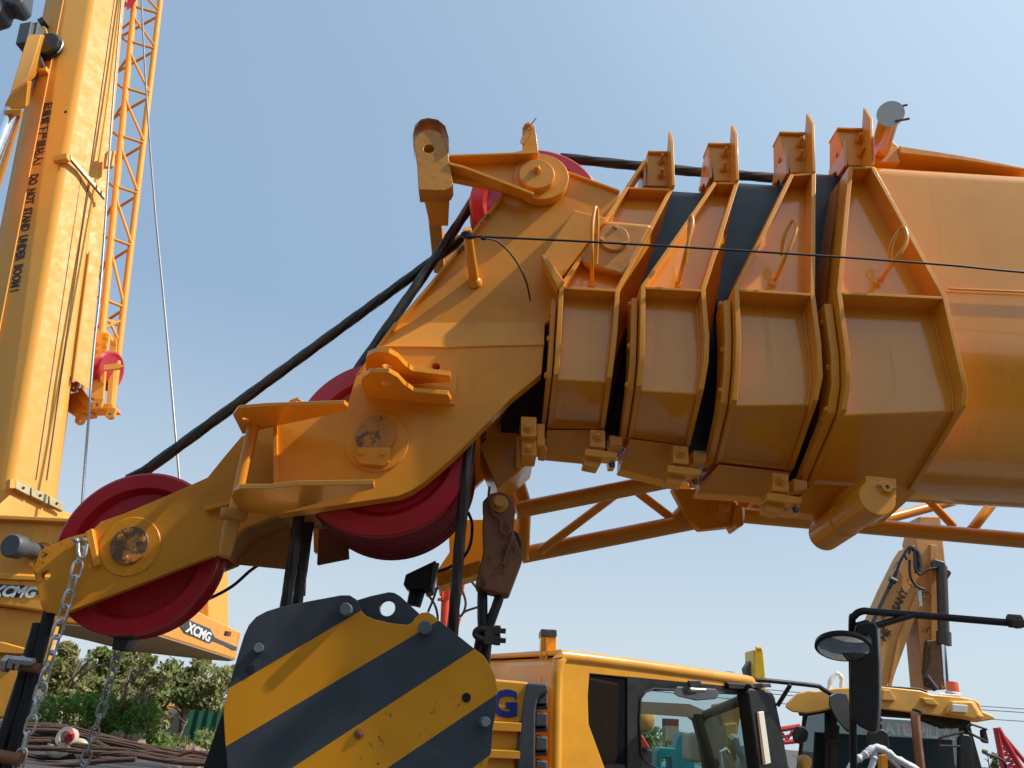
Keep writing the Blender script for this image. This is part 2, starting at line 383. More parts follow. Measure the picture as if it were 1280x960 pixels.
def strip(mb, outs, ins, t):
    """flange: outer / inner 3D polylines, thickness vector t"""
    n = len(outs); t = V(t)
    vs = list(outs) + list(ins) + [p + t for p in outs] + [p + t for p in ins]; fs = []
    for i in range(n - 1):
        j = i + 1
        fs += [(i, j, n + j, n + i), (2 * n + i, 3 * n + i, 3 * n + j, 2 * n + j), (i, 2 * n + i, 2 * n + j, j), (n + i, n + j, 3 * n + j, 3 * n + i)]
    fs += [(0, n, 3 * n, 2 * n), (n - 1, 3 * n - 1, 4 * n - 1, 2 * n - 1)][:1] + [(n - 1, 3 * n - 1, 4 * n - 1, 2 * n - 1)]
    mb.add(vs, fs)
def flipY(p): return V((p.x, 2 * YC - p.y, p.z))
def collar(label, st, Yp, base, front_off, bolts, shelf=True, tw=.016, ang=None):
    """st: list of (leftpx, rightpx, dY panel, h)"""
    Lo, Ro, Li, Ri = [], [], [], []
    for l, r_, dy, h in st:
        Y = Yp + dy; a = aY(*l, Y - h); b = aY(*r_, Y - h); Lo.append(a); Ro.append(b)
        Li.append(V((a.x, Y, a.z))); Ri.append(V((b.x, Y, b.z)))
    c = bpy.data.objects.new('collar', None); COL.objects.link(c); c.parent = boom; c['label'] = label; c.empty_display_size = .1
    n = len(st)
    # panels (near and far side) as one skinned body with the front plate
    mb = MB(); rows = [[Li[i], Ri[i]] for i in range(n)]
    loopL = Li + [flipY(p) for p in reversed(Li)]; loopR = Ri + [flipY(p) for p in reversed(Ri)]
    mb.hexa(loopL, loopR); build('body', mb, 'orange_boom', c, ang=20)
    for side in (0, 1):
        f = (lambda p: p) if side == 0 else flipY
        mb = MB(); strip(mb, [f(p) for p in Lo], [f(p + V((0, .03, 0))) for p in Li], (tw, 0, 0)); build('flange', mb, 'orange', c, bevel=.002)
        mb = MB(); strip(mb, [f(p) for p in Ro], [f(p + V((0, .03, 0))) for p in Ri], (-tw, 0, 0)); build('flange', mb, 'orange', c, bevel=.002)
        # front bearing plate
        q = [p + V((-front_off, .030, 0)) for p in Lo[1:]]; qi = [V((p.x - front_off, p.y + .06, p.z)) for p in Li[1:]]
        q[0] = q[0] + V((0, 0, -.03)); qi[0] = qi[0] + V((0, 0, -.03))
        mb = MB(); strip(mb, [f(p) for p in q], [f(p) for p in qi], (front_off - .004, 0, 0)); build('bearing_plate', mb, 'orange', c, bevel=.003)
        # shelves : top, shoulder
        for i, yy in ((0, 0), (1, 0)):
            mb = MB(); mb.hexa([f(p) for p in (Lo[i] + V((tw, 0, 0)), Ro[i] + V((-tw, 0, 0)), Ri[i] + V((-tw, .02, 0)), Li[i] + V((tw, .02, 0)))],
                               [f(p) + V((0, 0, -.010)) for p in (Lo[i] + V((tw, 0, 0)), Ro[i] + V((-tw, 0, 0)), Ri[i] + V((-tw, .02, 0)), Li[i] + V((tw, .02, 0)))])
            build('rib', mb, 'orange', c, bevel=.0015)
        i = n - 1
        mb = MB(); a, b = Lo[i], Ro[i]
        mb.hexa([f(p) for p in (Lo[i] + V((tw, .006, .02)), Ro[i] + V((-tw, .006, .02)), Ri[i] + V((-tw, .02, .02)), Li[i] + V((tw, .02, .02)))],
                [f(p) for p in (Lo[i] + V((tw, .006, 0)), Ro[i] + V((-tw, .006, 0)), Ri[i] + V((-tw, .02, 0)), Li[i] + V((tw, .02, 0)))])
        build('rib', mb, 'orange', c, bevel=.0015)
    # weld beads around the middle panel
    mb = MB(); e = .003
    for A, B in ((Li, Li), ):
        pts = [p + V((tw + .002, -e, 0)) for p in Li[1:]]; mb.tube(pts, .004, 6)
        pts = [p + V((-tw - .002, -e, 0)) for p in Ri[1:]]; mb.tube(pts, .004, 6)
    k = n - 2
    mb.tube([Li[k] + V((tw, -.001, 0)), Ri[k] + V((-tw, -.001, 0))], .004, 6)
    build('weld_seam', mb, 'orange', c)
    for (x, y) in bolts:
        # bolts stand on the left face of the bearing plate
        Z = None
        for i in range(1, n - 1):
            P = aY(x, y, Yp + st[i][2])
            if Lo[i].z >= P.z >= Lo[i + 1].z or i == n - 2:
                t = min(1, max(0, (Lo[i].z - P.z) / (Lo[i].z - Lo[i + 1].z)))
                q = Li[i].lerp(Li[i + 1], t) + V((-front_off, 0.015, 0)); break
        for yy in (q.y - .02, 2 * YC - q.y + .02): bolt(c, (q.x, yy, q.z), (-1, 0, 0), .0095, 'orange')
    # base box
    if base:
        pb = [aY(x, y, Yp + st[-1][2] - .03 if i < 2 else YC - .04) for i, (x, y) in enumerate(base)]
        mb = MB(); mb.hexa(pb, [flipY(p) for p in pb]); build('base_box', mb, 'orange', c, bevel=.004)
    return c
c4 = collar('largest collar with the widest ribbed panel, nearest the right edge',
    [((1061, 208), (1093, 208), .08, .07), ((1046, 364), (1184, 371), 0, .07), ((1056, 440), (1201, 446), 0, .062), ((1057, 478), (1210, 484), 0, .056), ((1052, 512), (1208, 508), 0, .045), ((1012, 604), (1143, 612), .30, .035)],
    2.22, [(1017, 603), (1149, 613), (1106, 652), (1070, 650), (1021, 643), (980, 639)], .030, [(1032, 405), (1036, 461), (1029, 513), (1003, 581)])
c3 = collar('second largest collar, third counted from the head',
    [((988, 217), (1020, 216), .12, .07), ((918, 360), (1019, 367), 0, .07), ((920, 420), (1027, 430), 0, .062), ((919, 460), (1029, 470), 0, .056), ((915, 500), (1023, 500), 0, .045), ((897, 576), (992, 587), .28, .035)],
    2.25, [(898, 580), (989, 590), (975, 628), (945, 621), (872, 616)], .026, [(904, 382), (905, 439), (900, 489), (884, 561)])
c2 = collar('second smallest collar, second counted from the head',
    [((892, 227), (924, 228), .12, .06), ((801, 357), (882, 362), 0, .06), ((800, 415), (887, 420), 0, .055), ((799, 450), (886, 452), 0, .05), ((796, 482), (880, 487), 0, .04), ((786, 546), (863, 556), .26, .03)],
    2.28, [(787, 548), (860, 557), (838, 602), (775, 586)], .024, [(790, 382), (787, 434), (782, 482), (776, 527)])
c1 = collar('smallest collar, next to the boom head, with a round boss on it',
    [((782, 233), (842, 236), .12, .055), ((699, 357), (775, 362), 0, .055), ((696, 410), (772, 415), 0, .05), ((694, 445), (768, 450), 0, .045), ((692, 468), (765, 472), 0, .04), ((684, 534), (756, 536), .24, .03)],
    2.31, [(683, 537), (756, 537), (735, 572), (682, 567)], .020, [(688, 394), (685, 424), (680, 470), (677, 515)])

# top blocks, guide plates, studs
def topblock(c, prof, Yb, guide, studs, pad):
    mb = MB(); mb.hexa(Ys(prof, Yb), [p + V((0, .07 if i < 2 else .18, 0)) for i, p in enumerate(Ys(prof, Yb))]); build('pad_block', mb, 'orange', c, bevel=.003)
    # rounded pad plate facing the head
    (xa, ya), (xb, yb) = pad      # near bottom, near top px
    A = aY(xa, ya, Yb - .004); B = aY(xb, yb, Yb - .004); pr = []
    hgt = B.z - A.z; w = .19
    for i in range(9):
        a = math.pi / 2 * i / 8; pr.append((A.y + .06 - .06 * math.cos(a), A.z + hgt - .06 + .06 * math.sin(a)))
    pts = [(A.y, A.z)] + pr + [(A.y + .085, A.z + hgt * .97), (A.y + w, A.z + hgt * .05), (A.y + w, A.z)]
    hole = []
    for i in range(12):
        a = math.pi * i / 11; hole.append((A.y + .10 + .035 * math.cos(a), A.z + .04 * math.sin(a)))
    pts = [pts[0]] + pts[1:]
    P3 = [V((A.x + (z - A.z) * (B.x - A.x) / hgt - .012, y, z)) for y, z in pts + hole]
    mb = MB(); mb.plate(P3, (.010, 0, 0)); build('pad_plate', mb, 'orange_sheen', c, bevel=.001)
    for yy, zz in ((.055, .62), (.075, .28)):
        bolt(c, (A.x + (B.x - A.x) * zz - .012, A.y + yy + (.0 if zz > .5 else .045), A.z + hgt * zz), (-1, 0, 0), .010)
    # lid
    lp = [prof[0], prof[1]]; a, b = aY(*lp[0], Yb), aY(*lp[1], Yb)
    mb = MB(); mb.plate([a + V((-.002, -.012, -.003)), b + V((.003, -.012, -.003)), b + V((.003, -.012, .006)), a + V((-.002, -.012, .006))], (0, .085, 0)); build('lid', mb, 'orange', c, bevel=.002)
    gx, gb, gt, gm = guide   # x px right edge, y base, y tip, y shoulder
    N_ = aY(gx, gb, Yb - .07); T = aY(gx, gt, Yb - .03); M_ = aY(gx, gm, Yb - .07)
    sl = (aY(gx - 2, gm, Yb - .07).x - N_.x)
    P3 = [V((N_.x, N_.y, N_.z)), V((N_.x + sl, N_.y, M_.z)), V((N_.x + sl, N_.y + .036, T.z)), V((N_.x + sl, N_.y + .072, M_.z - .01)), V((N_.x, N_.y + .075, N_.z))]
    mb = MB(); mb.plate(P3, (-.012, 0, 0)); build('guide_plate', mb, 'orange', c, bevel=.002)
    for (x, y) in studs:
        P = aY(x, y, Yb); bolt(c, P, (0, -1, .25), .0115, 'orange', 2.2, 'stud')
topblock(c4, [(1046, 163), (1078, 164), (1092, 206), (1061, 207)], 2.335, (1093, 206, 137, 149), [(1072, 176), (1075, 193)], ((1060, 207), (1057, 166)))
topblock(c3, [(974, 168), (1004, 169), (1018, 215), (988, 216)], 2.365, (1020, 215, 144, 155), [(999, 181), (999, 197)], ((987, 217), (984, 172)))
topblock(c2, [(885, 182), (921, 183), (922, 226), (893, 226)], 2.395, (924, 225, 158, 168), [(905, 193), (904, 212)], ((891, 222), (889, 186)))
topblock(c1, [(810, 192), (839, 193), (842, 233), (808, 232)], 2.425, (844, 232, 166, 178), [(826, 202), (826, 220)], ((808, 232), (808, 196)))
# c1 upper left flange continues up to the block top
mb = MB(); A = Ys([(805, 199), (782, 233)], 2.375); strip(mb, A, [p + V((0, .09, 0)) for p in A], (.012, 0, 0)); build('flange', mb, 'orange', c1, bevel=.002)

# hand loops on the collars
def handle(c, foot, pts, Y0, Y1, r=.0065):
    P = [aY(*foot, Y0)] + [aY(x, y, Y1 + d) for x, y, d in pts]
    # smooth
    Q = []
    for i in range(len(P) - 1):
        for t in (0, .25, .5, .75):
            Q.append(P[i].lerp(P[i + 1], t))
    Q.append(P[-1])
    for _ in range(2): Q = [Q[0]] + [(Q[i - 1] + Q[i] * 2 + Q[i + 1]) / 4 for i in range(1, len(Q) - 1)] + [Q[-1]]
    mb = MB().tube(Q, r, 10); mb.disc(P[0] + V((0, .004, 0)), NY, r * 2, .006, 10); build('handle', mb, 'orange', c)
handle(c4, (1101, 350), [(1118, 326, -.03), (1133, 306, -.035), (1134, 294, -.03), (1130, 283, -.02), (1125, 286, -.01), (1113, 305, .0), (1112, 330, .03)], 2.215, 2.15)
handle(c3, (970, 349), [(980, 325, -.03), (993, 296, -.035), (996, 284, -.03), (993, 274, -.02), (989, 276, -.01), (979, 296, .0), (977, 320, .03)], 2.245, 2.18)
handle(c2, (848, 354), [(856, 320, -.03), (863, 290, -.035), (866, 280, -.03), (865, 269, -.02), (862, 272, -.01), (861, 300, .0), (856, 330, .03)], 2.275, 2.21)
handle(c1, (740, 353), [(740, 320, -.03), (740, 290, -.035), (741, 275, -.03), (744, 258, -.02), (747, 262, -.01), (747, 290, .0), (745, 330, .03)], 2.305, 2.24)
# round boss on the smallest collar
mb = MB(); mb.hexa(Ys([(757, 276), (815, 281), (781, 345), (728, 330), (722, 318)], 2.285), Ys([(760, 280), (818, 285), (786, 352), (738, 345), (728, 332)], 2.36)); build('boss_housing', mb, 'orange_worn', c1, bevel=.012)
P = aY(767, 299, 2.286); bs = MB().disc(P, NY, rr(19, P), .012, 36, ch=.003); bo = build('boss_cap', bs, 'orange_worn', c1)
for x, y in ((770, 284), (752, 299), (781, 305)): bolt(bo, aY(x, y, 2.274), NY, .0075, 'orange_worn')
# bracket wedge in front of the smallest collar
mb = MB(); mb.hexa(Ys([(718, 263), (757, 272), (722, 318), (699, 350), (681, 325), (678, 320)], 2.27), Ys([(715, 270), (762, 276), (730, 330), (705, 362), (684, 332), (680, 326)], 2.40))
build('side_bracket', mb, 'orange', boom, bevel=.004)
mb = MB(); a = Ys([(676, 318), (684, 321), (706, 352), (697, 360)], 2.235); mb.plate(a, (0, .05, 0)); build('side_bracket', mb, 'orange', boom, bevel=.003)

# stop blocks with bolts beneath the collars
def stops(c, x, y, s=1.0, Y=2.40, mat='orange'):
    q = lambda pts: [(x + a * s, y + b * s) for a, b in pts]
    mb = MB(); mb.plate(Ys(q([(-12, -2), (8, 0), (9, 24), (-13, 22)]), Y - .03), (0, .05, 0)); b1 = build('stop_block', mb, mat, c, bevel=.004)
    bolt(b1, aY(x - 2 * s, y + 8 * s, Y - .032), NY, .015 * s, mat, .7)
    mb = MB(); mb.plate(Ys(q([(-20, 25), (-14, 24), (26, 30), (24, 38), (10, 38), (-20, 34)]), Y - .035), (0, .06, 0)); build('stop_block', mb, mat, c, bevel=.004)
    mb = MB(); mb.plate(Ys(q([(-20, 36), (6, 38), (-2, 52), (-22, 48)]), Y - .01), (0, .06, 0)); build('stop_block', mb, mat, c, bevel=.004)
    mb = MB(); mb.plate(Ys(q([(14, 6), (32, 9), (32, 20), (14, 22)]), Y + .02), (0, .06, 0)); build('stop_block', mb, mat, c, bevel=.003)
    mb = MB(); mb.plate(Ys(q([(12, 38), (22, 38), (22, 50), (14, 50)]), Y + .02), (0, .05, 0)); b3 = build('stop_block', mb, mat, c, bevel=.003)
    bolt(b3, aY(x + 17 * s, y + 46 * s, Y + .018), NY, .008, 'slate_bolt')
stops(c1, 749, 538, .92, 2.46); stops(c2, 853, 558, .95, 2.45); stops(c3, 978, 592, .98, 2.44)
for (x0, y0, x1, y1, Y) in ((651, 520, 671, 546, 2.40), (652, 548, 671, 570, 2.43), (671, 529, 681, 558, 2.43), (675, 556, 684, 563, 2.45), (645, 545, 654, 575, 2.5)):
    b_ = build('stop_block', MB().plate(Ys([(x0, y0), (x1, y0 + 1), (x1, y1), (x0, y1 - 1)], Y), (0, .12, 0)), 'orange', boom, bevel=.004)
    if x1 - x0 > 15: bolt(b_, aY((x0 + x1) / 2 - 1, (y0 + y1) / 2 + 1, Y - .002), NY, .014, 'orange', .5)
build('head_foot', MB().plate(Ys([(640, 508), (652, 505), (652, 548), (645, 566), (668, 572), (648, 590), (622, 612), (600, 560)], 2.62), (0, .25, 0)), 'orange', boom, bevel=.004)

# roller bracket under the largest collar
mb = MB(); mb.hexa([aY(x, y, 2.27) for x, y in ((1082, 594), (1121, 598), (1121, 622), (1093, 640), (1083, 625))], [aY(x, y, 2.70) for x, y in ((1020, 636), (1050, 640), (1045, 660), (1030, 668), (1014, 655))])
rb = build('roller_bracket', mb, 'orange', boom, bevel=.005)
a = aY(1097, 622, 2.24); b = aY(1030, 669, 2.66)
rl = build('roller', MB().tube([a, a.lerp(b, .28), a.lerp(b, .29), a.lerp(b, .55), a.lerp(b, .56), b], [.054, .054, .050, .050, .054, .054], 28), 'orange', boom, bevel=.003)
bd = (a - b).normalized(); P = aY(1103, 613, 2.262)
build('roller_pin', MB().lathe(P, bd, [(.026, 0), (.026, .022), (.016, .024), (.016, .034), (.006, .034), (.006, .02)], 20), 'orange', rl, bevel=.001)
build('split_pin', MB().tube([P + bd * .028 + V((-.03, 0, .004)), P + bd * .028 + V((.03, 0, -.004))], .0025, 6), 'steel', rl)

# things on top of the outer section
def drum():
    a = aY(1106, 182, 2.30); b = aY(1119, 146, 2.28)
    a = aY(1097, 198, 2.46); b = aY(1113, 143, 2.06); d = (b - a).normalized()
    o = build('limiter_drum', MB().lathe(a, d, [(.034, 0), (.034, (b - a).length), (.030, (b - a).length + .003)], 28), 'orange', boom)
    ax = V((-.45, -.55, .85)).normalized()
    P = b + d * .002; e = V((.75, -.25, .45)).normalized()
    build('end_plate', MB().disc(P + d * .001, d, .044, .004, 32), 'text_white', o)  # white colour stands in for the glare on this plate
    for s in (-.03, .03):
        q = P + V((.012, 0, s)); build('stud', MB().tube([q, q + V((.045, -.01, .008))], .004, 8), 'rusty', o)
drum()
mb = MB(); mb.plate(Ys([(1093, 182), (1112, 172), (1122, 182), (1125, 203), (1094, 202)], 2.37), (0, .04, 0)); build('lug', mb, 'orange', boom, bevel=.003)
# cover strip raised over the outer section
P0 = aY(1124, 182, 2.36); P1 = aY(1280, 209, 2.36); d = (P1 - P0)
mb = MB(); mb.plate([P0, P0 + d * .5 + V((0, 0, .006)), P0 + d * 1.1, P0 + d * 1.1 + V((0, 0, -.012)), P0 + d * .5 + V((0, 0, -.018)), P0 + V((0, 0, -.035))], (0, .35, 0)); build('hose_cover', mb, 'orange', boom, bevel=.004)

# ------------------------------------------------------------------ boom head
YH = 2.335; YU = 2.36
low = [(680, 432), (677, 467), (640, 497), (600, 538), (567, 571), (531, 602), (515, 613), (499, 620), (345, 643), (344, 531), (433, 511), (446, 466), (471, 433)]
upp = [(709, 213), (775, 237), (760, 300), (720, 380), (681, 405), (493, 405), (534, 357), (625, 245), (640, 215), (660, 196), (690, 197)]
h1 = build('head_plate', MB().plate(Ys(low, YH), (0, .055, 0), [circ(545, 458, 5, YH)]), 'orange_nose', boom, bevel=.003, label='near cheek plate of the boom head')
h2 = build('head_plate', MB().plate(Ys(upp, YU), (0, .03, 0)), 'orange_nose', boom, bevel=.003, label='upper near cheek plate of the boom head')
mb = MB(); mb.hexa([*Ys([(681, 403), (493, 403)], YU), *[p + V((0, .03, 0)) for p in Ys([(493, 403), (681, 403)], YU)]],
                   [*Ys([(680, 433), (470, 434)], YH - .001), *[p + V((0, .05, 0)) for p in Ys([(470, 434), (680, 433)], YH)]]); build('head_plate', mb, 'orange', boom, bevel=.001, label='sloping step in the near cheek plate of the boom head')
build('weld_seam', MB().tube([aY(474, 433, YH - .001), aY(560, 434, YH - .001), aY(620, 432, YH - .001), aY(680, 431, YH - .001)], .0042, 8), 'orange', boom)
fl = [flipY(p) for p in Ys(low, YH)]; fu = [flipY(p) for p in Ys(upp, YU)]
build('head_plate', MB().plate(fl, (0, -.04, 0)), 'orange', boom, bevel=.003, label='far cheek plate of the boom head')
build('head_plate', MB().plate(fu, (0, -.03, 0)), 'orange', boom, bevel=.003, label='upper far cheek plate of the boom head')
# rim flange along the slanted front edge
E = Ys([(446, 468), (493, 405), (534, 359), (627, 245)], YU - .03)
mb = MB(); strip(mb, E, [p + V((0, .07, 0)) for p in E], (.011, 0, .008)); build('rim', mb, 'orange_worn', boom, bevel=.002)
E = Ys([(638, 232), (660, 224), (709, 213), (775, 237)], YU - .012)[2:]
mb = MB(); strip(mb, E, [p + V((0, .04, 0)) for p in E], (0, 0, -.010)); build('rim', mb, 'orange', boom, bevel=.002)
build('cross_plate', MB().hexa(Ys([(650, 300), (690, 240), (700, 246), (664, 310)], 2.40), [p + V((0, .46, 0)) for p in Ys([(650, 300), (690, 240), (700, 246), (664, 310)], 2.40)]), 'orange', boom)
build('cross_plate', MB().hexa(Ys([(600, 515), (640, 470), (648, 476), (608, 524)], 2.40), [p + V((0, .46, 0)) for p in Ys([(600, 515), (640, 470), (648, 476), (608, 524)], 2.40)]), 'orange', boom)

# main sheaves
SC = aY(480, 560, 2.44)
SR = rr(113, aY(480, 560, 2.44))
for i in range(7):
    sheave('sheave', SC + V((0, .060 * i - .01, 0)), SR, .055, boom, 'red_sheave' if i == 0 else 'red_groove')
build('sheave_pin', MB().tube([SC + V((0, -.10, 0)), SC + V((0, .50, 0))], .045, 24), 'orange', boom)
# pin cap with keeper plate
P = aY(471, 552, YH); build('pin_ring', MB().disc(P, NY, rr(40, P), .005, 48, ch=.002), 'orange_nose', boom)
P = aY(470, 545, YH - .004); pc = build('pin_cap', MB().disc(P, NY, rr(25, P), .014, 40, ch=.002), 'cap_rust', boom)
kp = build('keeper_plate', MB().plate(Ys([(446, 559), (488, 559), (486, 577), (479, 582), (449, 579), (446, 574)], YH - .022), (0, .018, 0)), 'orange', boom, bevel=.002)
for x, y in ((451, 566), (478, 567)): bolt(kp, aY(x, y, YH - .022), NY, .0085, 'orange')
# nose
YN = 2.46
nose = [(380, 520), (340, 531), (302, 545), (280, 571), (259, 597), (205, 621), (155, 642), (126, 652), (118, 660), (108, 666), (85, 672), (64, 682), (50, 687), (41, 707), (46, 735), (52, 760), (57, 765), (72, 767), (87, 764), (180, 728), (272, 692), (305, 660), (345, 645), (400, 640), (420, 560)]
build('nose_plate', MB().plate(Ys(nose, YN), (0, .025, 0), [circ(57, 719, 6, YN, 16)]), 'orange_tip', boom, bevel=.002, label='near cheek plate of the nose, rust-chipped at its tip')
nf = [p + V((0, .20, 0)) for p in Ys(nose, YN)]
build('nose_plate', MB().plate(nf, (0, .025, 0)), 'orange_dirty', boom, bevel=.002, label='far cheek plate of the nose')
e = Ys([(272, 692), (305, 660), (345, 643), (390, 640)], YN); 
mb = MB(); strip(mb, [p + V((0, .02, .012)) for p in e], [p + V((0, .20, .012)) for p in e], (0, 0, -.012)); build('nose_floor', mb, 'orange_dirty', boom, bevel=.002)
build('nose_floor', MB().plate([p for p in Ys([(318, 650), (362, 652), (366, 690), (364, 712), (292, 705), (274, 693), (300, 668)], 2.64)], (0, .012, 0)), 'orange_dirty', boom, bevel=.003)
P = aY(163, 683, YN); build('pin_ring', MB().disc(P, NY, rr(37, P), .004, 48, ch=.002), 'orange_nose', boom)
P = aY(163, 682, YN - .003); pc = build('pin_cap', MB().disc(P, NY, rr(23.5, P), .011, 40, ch=.002), 'cap_rust', boom)
for x, y in ((151, 672), (178, 674), (157, 697)): bolt(pc, aY(x, y, YN - .014), NY, .0085, 'orange_worn')
build('rib', MB().plate(Ys([(106, 665), (115, 660), (124, 705), (117, 709)], YN - .02), (0, .022, 0)), 'orange_nose', boom, bevel=.003)
NS = aY(178, 693, 2.565); sheave('sheave', NS, rr(101, NS), .10, boom)
build('sheave_pin', MB().tube([NS + V((0, -.09, 0)), NS + V((0, .10, 0))], .035, 24), 'orange', boom)
# horizontal hinge plates with pin
zu = aY(340, 533, YH).z
U = [aZ(x, y, zu) for x, y in ((291, 519), (297, 511), (333, 508), (430, 505), (435, 509), (433, 514), (345, 533), (303, 543))]
hl = aZ(307, 524, zu); ho = [hl + V((math.cos(a) * .011, math.sin(a) * .011, 0)) for a in [2 * math.pi * i / 12 for i in range(12)]]
build('hinge_plate', MB().plate(U, (0, 0, .012), [ho]), 'orange', boom, bevel=.002)
zl = aY(345, 642, YH).z
Lp = [aZ(x, y, zl) for x, y in ((289, 621), (293, 614), (300, 611), (335, 611), (372, 607), (467, 606), (468, 611), (345, 643), (303, 640), (294, 631))]
build('hinge_plate', MB().plate(Lp, (0, 0, .014)), 'orange', boom, bevel=.002)
a = aZ(317, 532, zu); c_ = aZ(319, 626, zl); 
build('hinge_pin', MB().tube([a, V((a.x, a.y, c_.z))], .0185, 20), 'orange_nose', boom, bevel=.001)
q = V((a.x, a.y, zl)); build('hinge_pin', MB().lathe(q, (0, 0, -1), [(.040, 0), (.040, .022), (.034, .03), (.024, .034), (.024, .06), (.018, .135), (.013, .14)], 24), 'orange_worn', boom)
build('lifting_eye', MB().tube([aY(370, 507, 2.31) + V((-.022, 0, -.01)), aY(370, 507, 2.31) + V((-.018, 0, .012)), aY(370, 507, 2.31) + V((0, 0, .022)), aY(370, 507, 2.31) + V((.018, 0, .012)), aY(370, 507, 2.31) + V((.022, 0, -.01))], .006, 10), 'orange', boom)
build('hinge_rib', MB().plate(Ys([(341, 532), (346, 531), (348, 642), (342, 641)], YH - .012), (0, .03, 0)), 'orange', boom, bevel=.002)
build('hinge_rib', MB().plate(Ys([(255, 633), (298, 623), (298, 628), (256, 638)], YN - .03), (0, .03, 0)), 'orange_nose', boom, bevel=.002)
# clevis lug
zc = aY(540, 482, YH).z
for dz, dx, px in ((0, 0, [(459, 447), (461, 442), (470, 438.5), (486, 440), (494, 445), (503, 456), (515, 462), (540, 464), (563, 468), (564, 476), (530, 482), (470, 480), (455, 462)]),):
    pass
def lugplate(px, zref, hx):
    z = aY(*zref, YH).z; P3 = [aZ(x, y, z) for x, y in px]; h = aZ(*hx, z)
    hole = [h + V((math.cos(t) * .017, math.sin(t) * .017, 0)) for t in [2 * math.pi * i / 14 for i in range(14)]]
    build('clevis_lug', MB().plate(P3, (0, 0, .016), [hole]), 'orange', boom, bevel=.0025)
lugplate([(457, 452), (459, 445), (470, 440), (486, 441), (497, 447), (506, 457), (516, 464), (563, 470), (563, 478), (520, 480), (500, 478), (458, 476)], (520, 482), (484, 458))
lugplate([(451, 478), (453, 472), (462, 466), (486, 466), (497, 472), (506, 482), (518, 490), (560, 494), (564, 501), (561, 505), (520, 502), (455, 494)], (520, 504), (481, 480))
build('lug_base', MB().plate(Ys([(470, 462), (572, 467), (568, 506), (455, 495), (457, 475)], YH - .008), (0, .01, 0)), 'orange', boom, bevel=.003)

# top guide sheave and erection lever
TS = aY(669, 263, 2.52); sheave('sheave', TS, rr(82, TS), .11, boom)
YL = 2.325
P = aY(676, 222, YL); build('hub_disc', MB().disc(P + V((0, .03, 0)), NY, rr(35, P), .038, 48, ch=.003), 'orange', boom)
P = aY(671, 217, YL - .035); hc = build('hub_cap', MB().disc(P + V((0, .05, 0)), NY, rr(22.5, P), .05, 40, ch=.003), 'orange', boom)
bolt(hc, aY(671, 213, YL - .036), NY, .013, 'orange', .9)
lev = build('lever_arm', MB().plate(Ys([(560, 196), (673, 190), (700, 210), (690, 240), (668, 243), (562, 222)], YL), (0, .03, 0)), 'orange', boom, bevel=.002)
mb = MB(); E = Ys([(562, 193), (673, 189)], YL - .045); strip(mb, E, [p + V((0, .05, 0)) for p in E], (0, 0, -.010)); build('flange', mb, 'orange', lev, bevel=.002)
E = Ys([(561, 202), (580, 207), (667, 240)], YL - .05)
mb = MB(); strip(mb, E, [p + V((0, .05, 0)) for p in E], (0, 0, -.012)); build('flange', mb, 'orange', lev, bevel=.002)
eye = [(523, 237), (521, 200), (518, 182), (520, 171), (527, 164), (536, 162), (547, 164), (556, 171), (560, 184), (561, 200), (566, 228), (563, 234), (556, 238)]
build('lever_eye', MB().plate(Ys(eye, YL - .045), (0, .075, 0), [circ(536, 186, 6.5, YL - .045, 18)]), 'orange_worn', boom, bevel=.0025, label='worn end eye of the lever')
q_ = [(518, 190), (517.5, 180), (520, 169), (527, 162), (536, 160), (548, 162), (557.5, 170), (561.5, 184), (562, 200)]
mb = MB(); strip(mb, [p + V((0, -.055, 0)) for p in Ys(q_, YL)], [p + V((0, .04, 0)) for p in Ys(q_, YL)], (0, .004, -.006)); build('eye_rim', mb, 'copper_worn', boom, bevel=.002)
# cross beam going back from the lever eye, and the far arm
mb = MB(); mb.hexa(Ys([(526, 234), (563, 236), (562, 196), (523, 195)], YL), [V((p.x, 2.56, p.z)) for p in Ys([(532, 234), (557, 236), (557, 205), (532, 205)], YL)])
build('cross_beam', mb, 'orange', boom, bevel=.005)
mb = MB(); mb.hexa(Ys([(534, 262), (551, 264), (552, 234), (532, 234)], 2.5), [V((p.x, 2.95, p.z)) for p in Ys([(534, 264), (549, 266), (550, 236), (532, 236)], 2.5)])
build('cross_beam', mb, 'orange_worn', boom, bevel=.004)
build('lever_arm', MB().plate(Ys([(540, 300), (560, 290), (690, 320), (688, 345), (575, 345), (548, 345)], 2.96), (0, .03, 0)), 'orange', boom, bevel=.002)
# tab with spring clip on top
P = Ys([(653, 190), (673, 192), (671, 172), (668, 158), (664, 154), (656, 154), (653, 160)], YL)
tb = build('tab', MB().plate(P, (0, .012, 0)), 'orange', boom, bevel=.002)
bolt(tb, aY(660, 158, YL - .002), NY, .012, 'orange', .6)
build('spring_clip', MB().tube([aY(661, 160, YL - .03), aY(653, 172, YL - .03), aY(651, 178, YL - .03), aY(655, 181, YL - .03), aY(659, 176, YL - .03), aY(666, 162, YL - .03)], .003, 8), 'copper_worn', tb)
build('split_pin', MB().tube([aY(662, 158, YL - .02), aY(670, 148, YL - .02)], .0025, 6), 'rusty', tb)
# cable post
P = aY(593, 352, YU); Q = aY(584, 286, 2.20); build('cable_post', MB().tube([P, Q], [.017, .015], 20), 'orange', boom, bevel=.002)
build('weld_seam', MB().lathe(P, (Q - P), [(.028, -.01), (.024, .005), (.018, .012)], 14), 'orange', boom)
# tow eye / tail plate near the rope clamp
build('tail_plate', MB().plate(Ys([(398, 655), (434, 660), (436, 698), (396, 706)], 2.80), (0, .02, 0)), 'rusty', boom, bevel=.003)
build('tail_rod', MB().tube([aY(379, 700, 2.75), aY(377, 745, 2.75)], .013, 14), 'rusty', boom, bevel=.002)
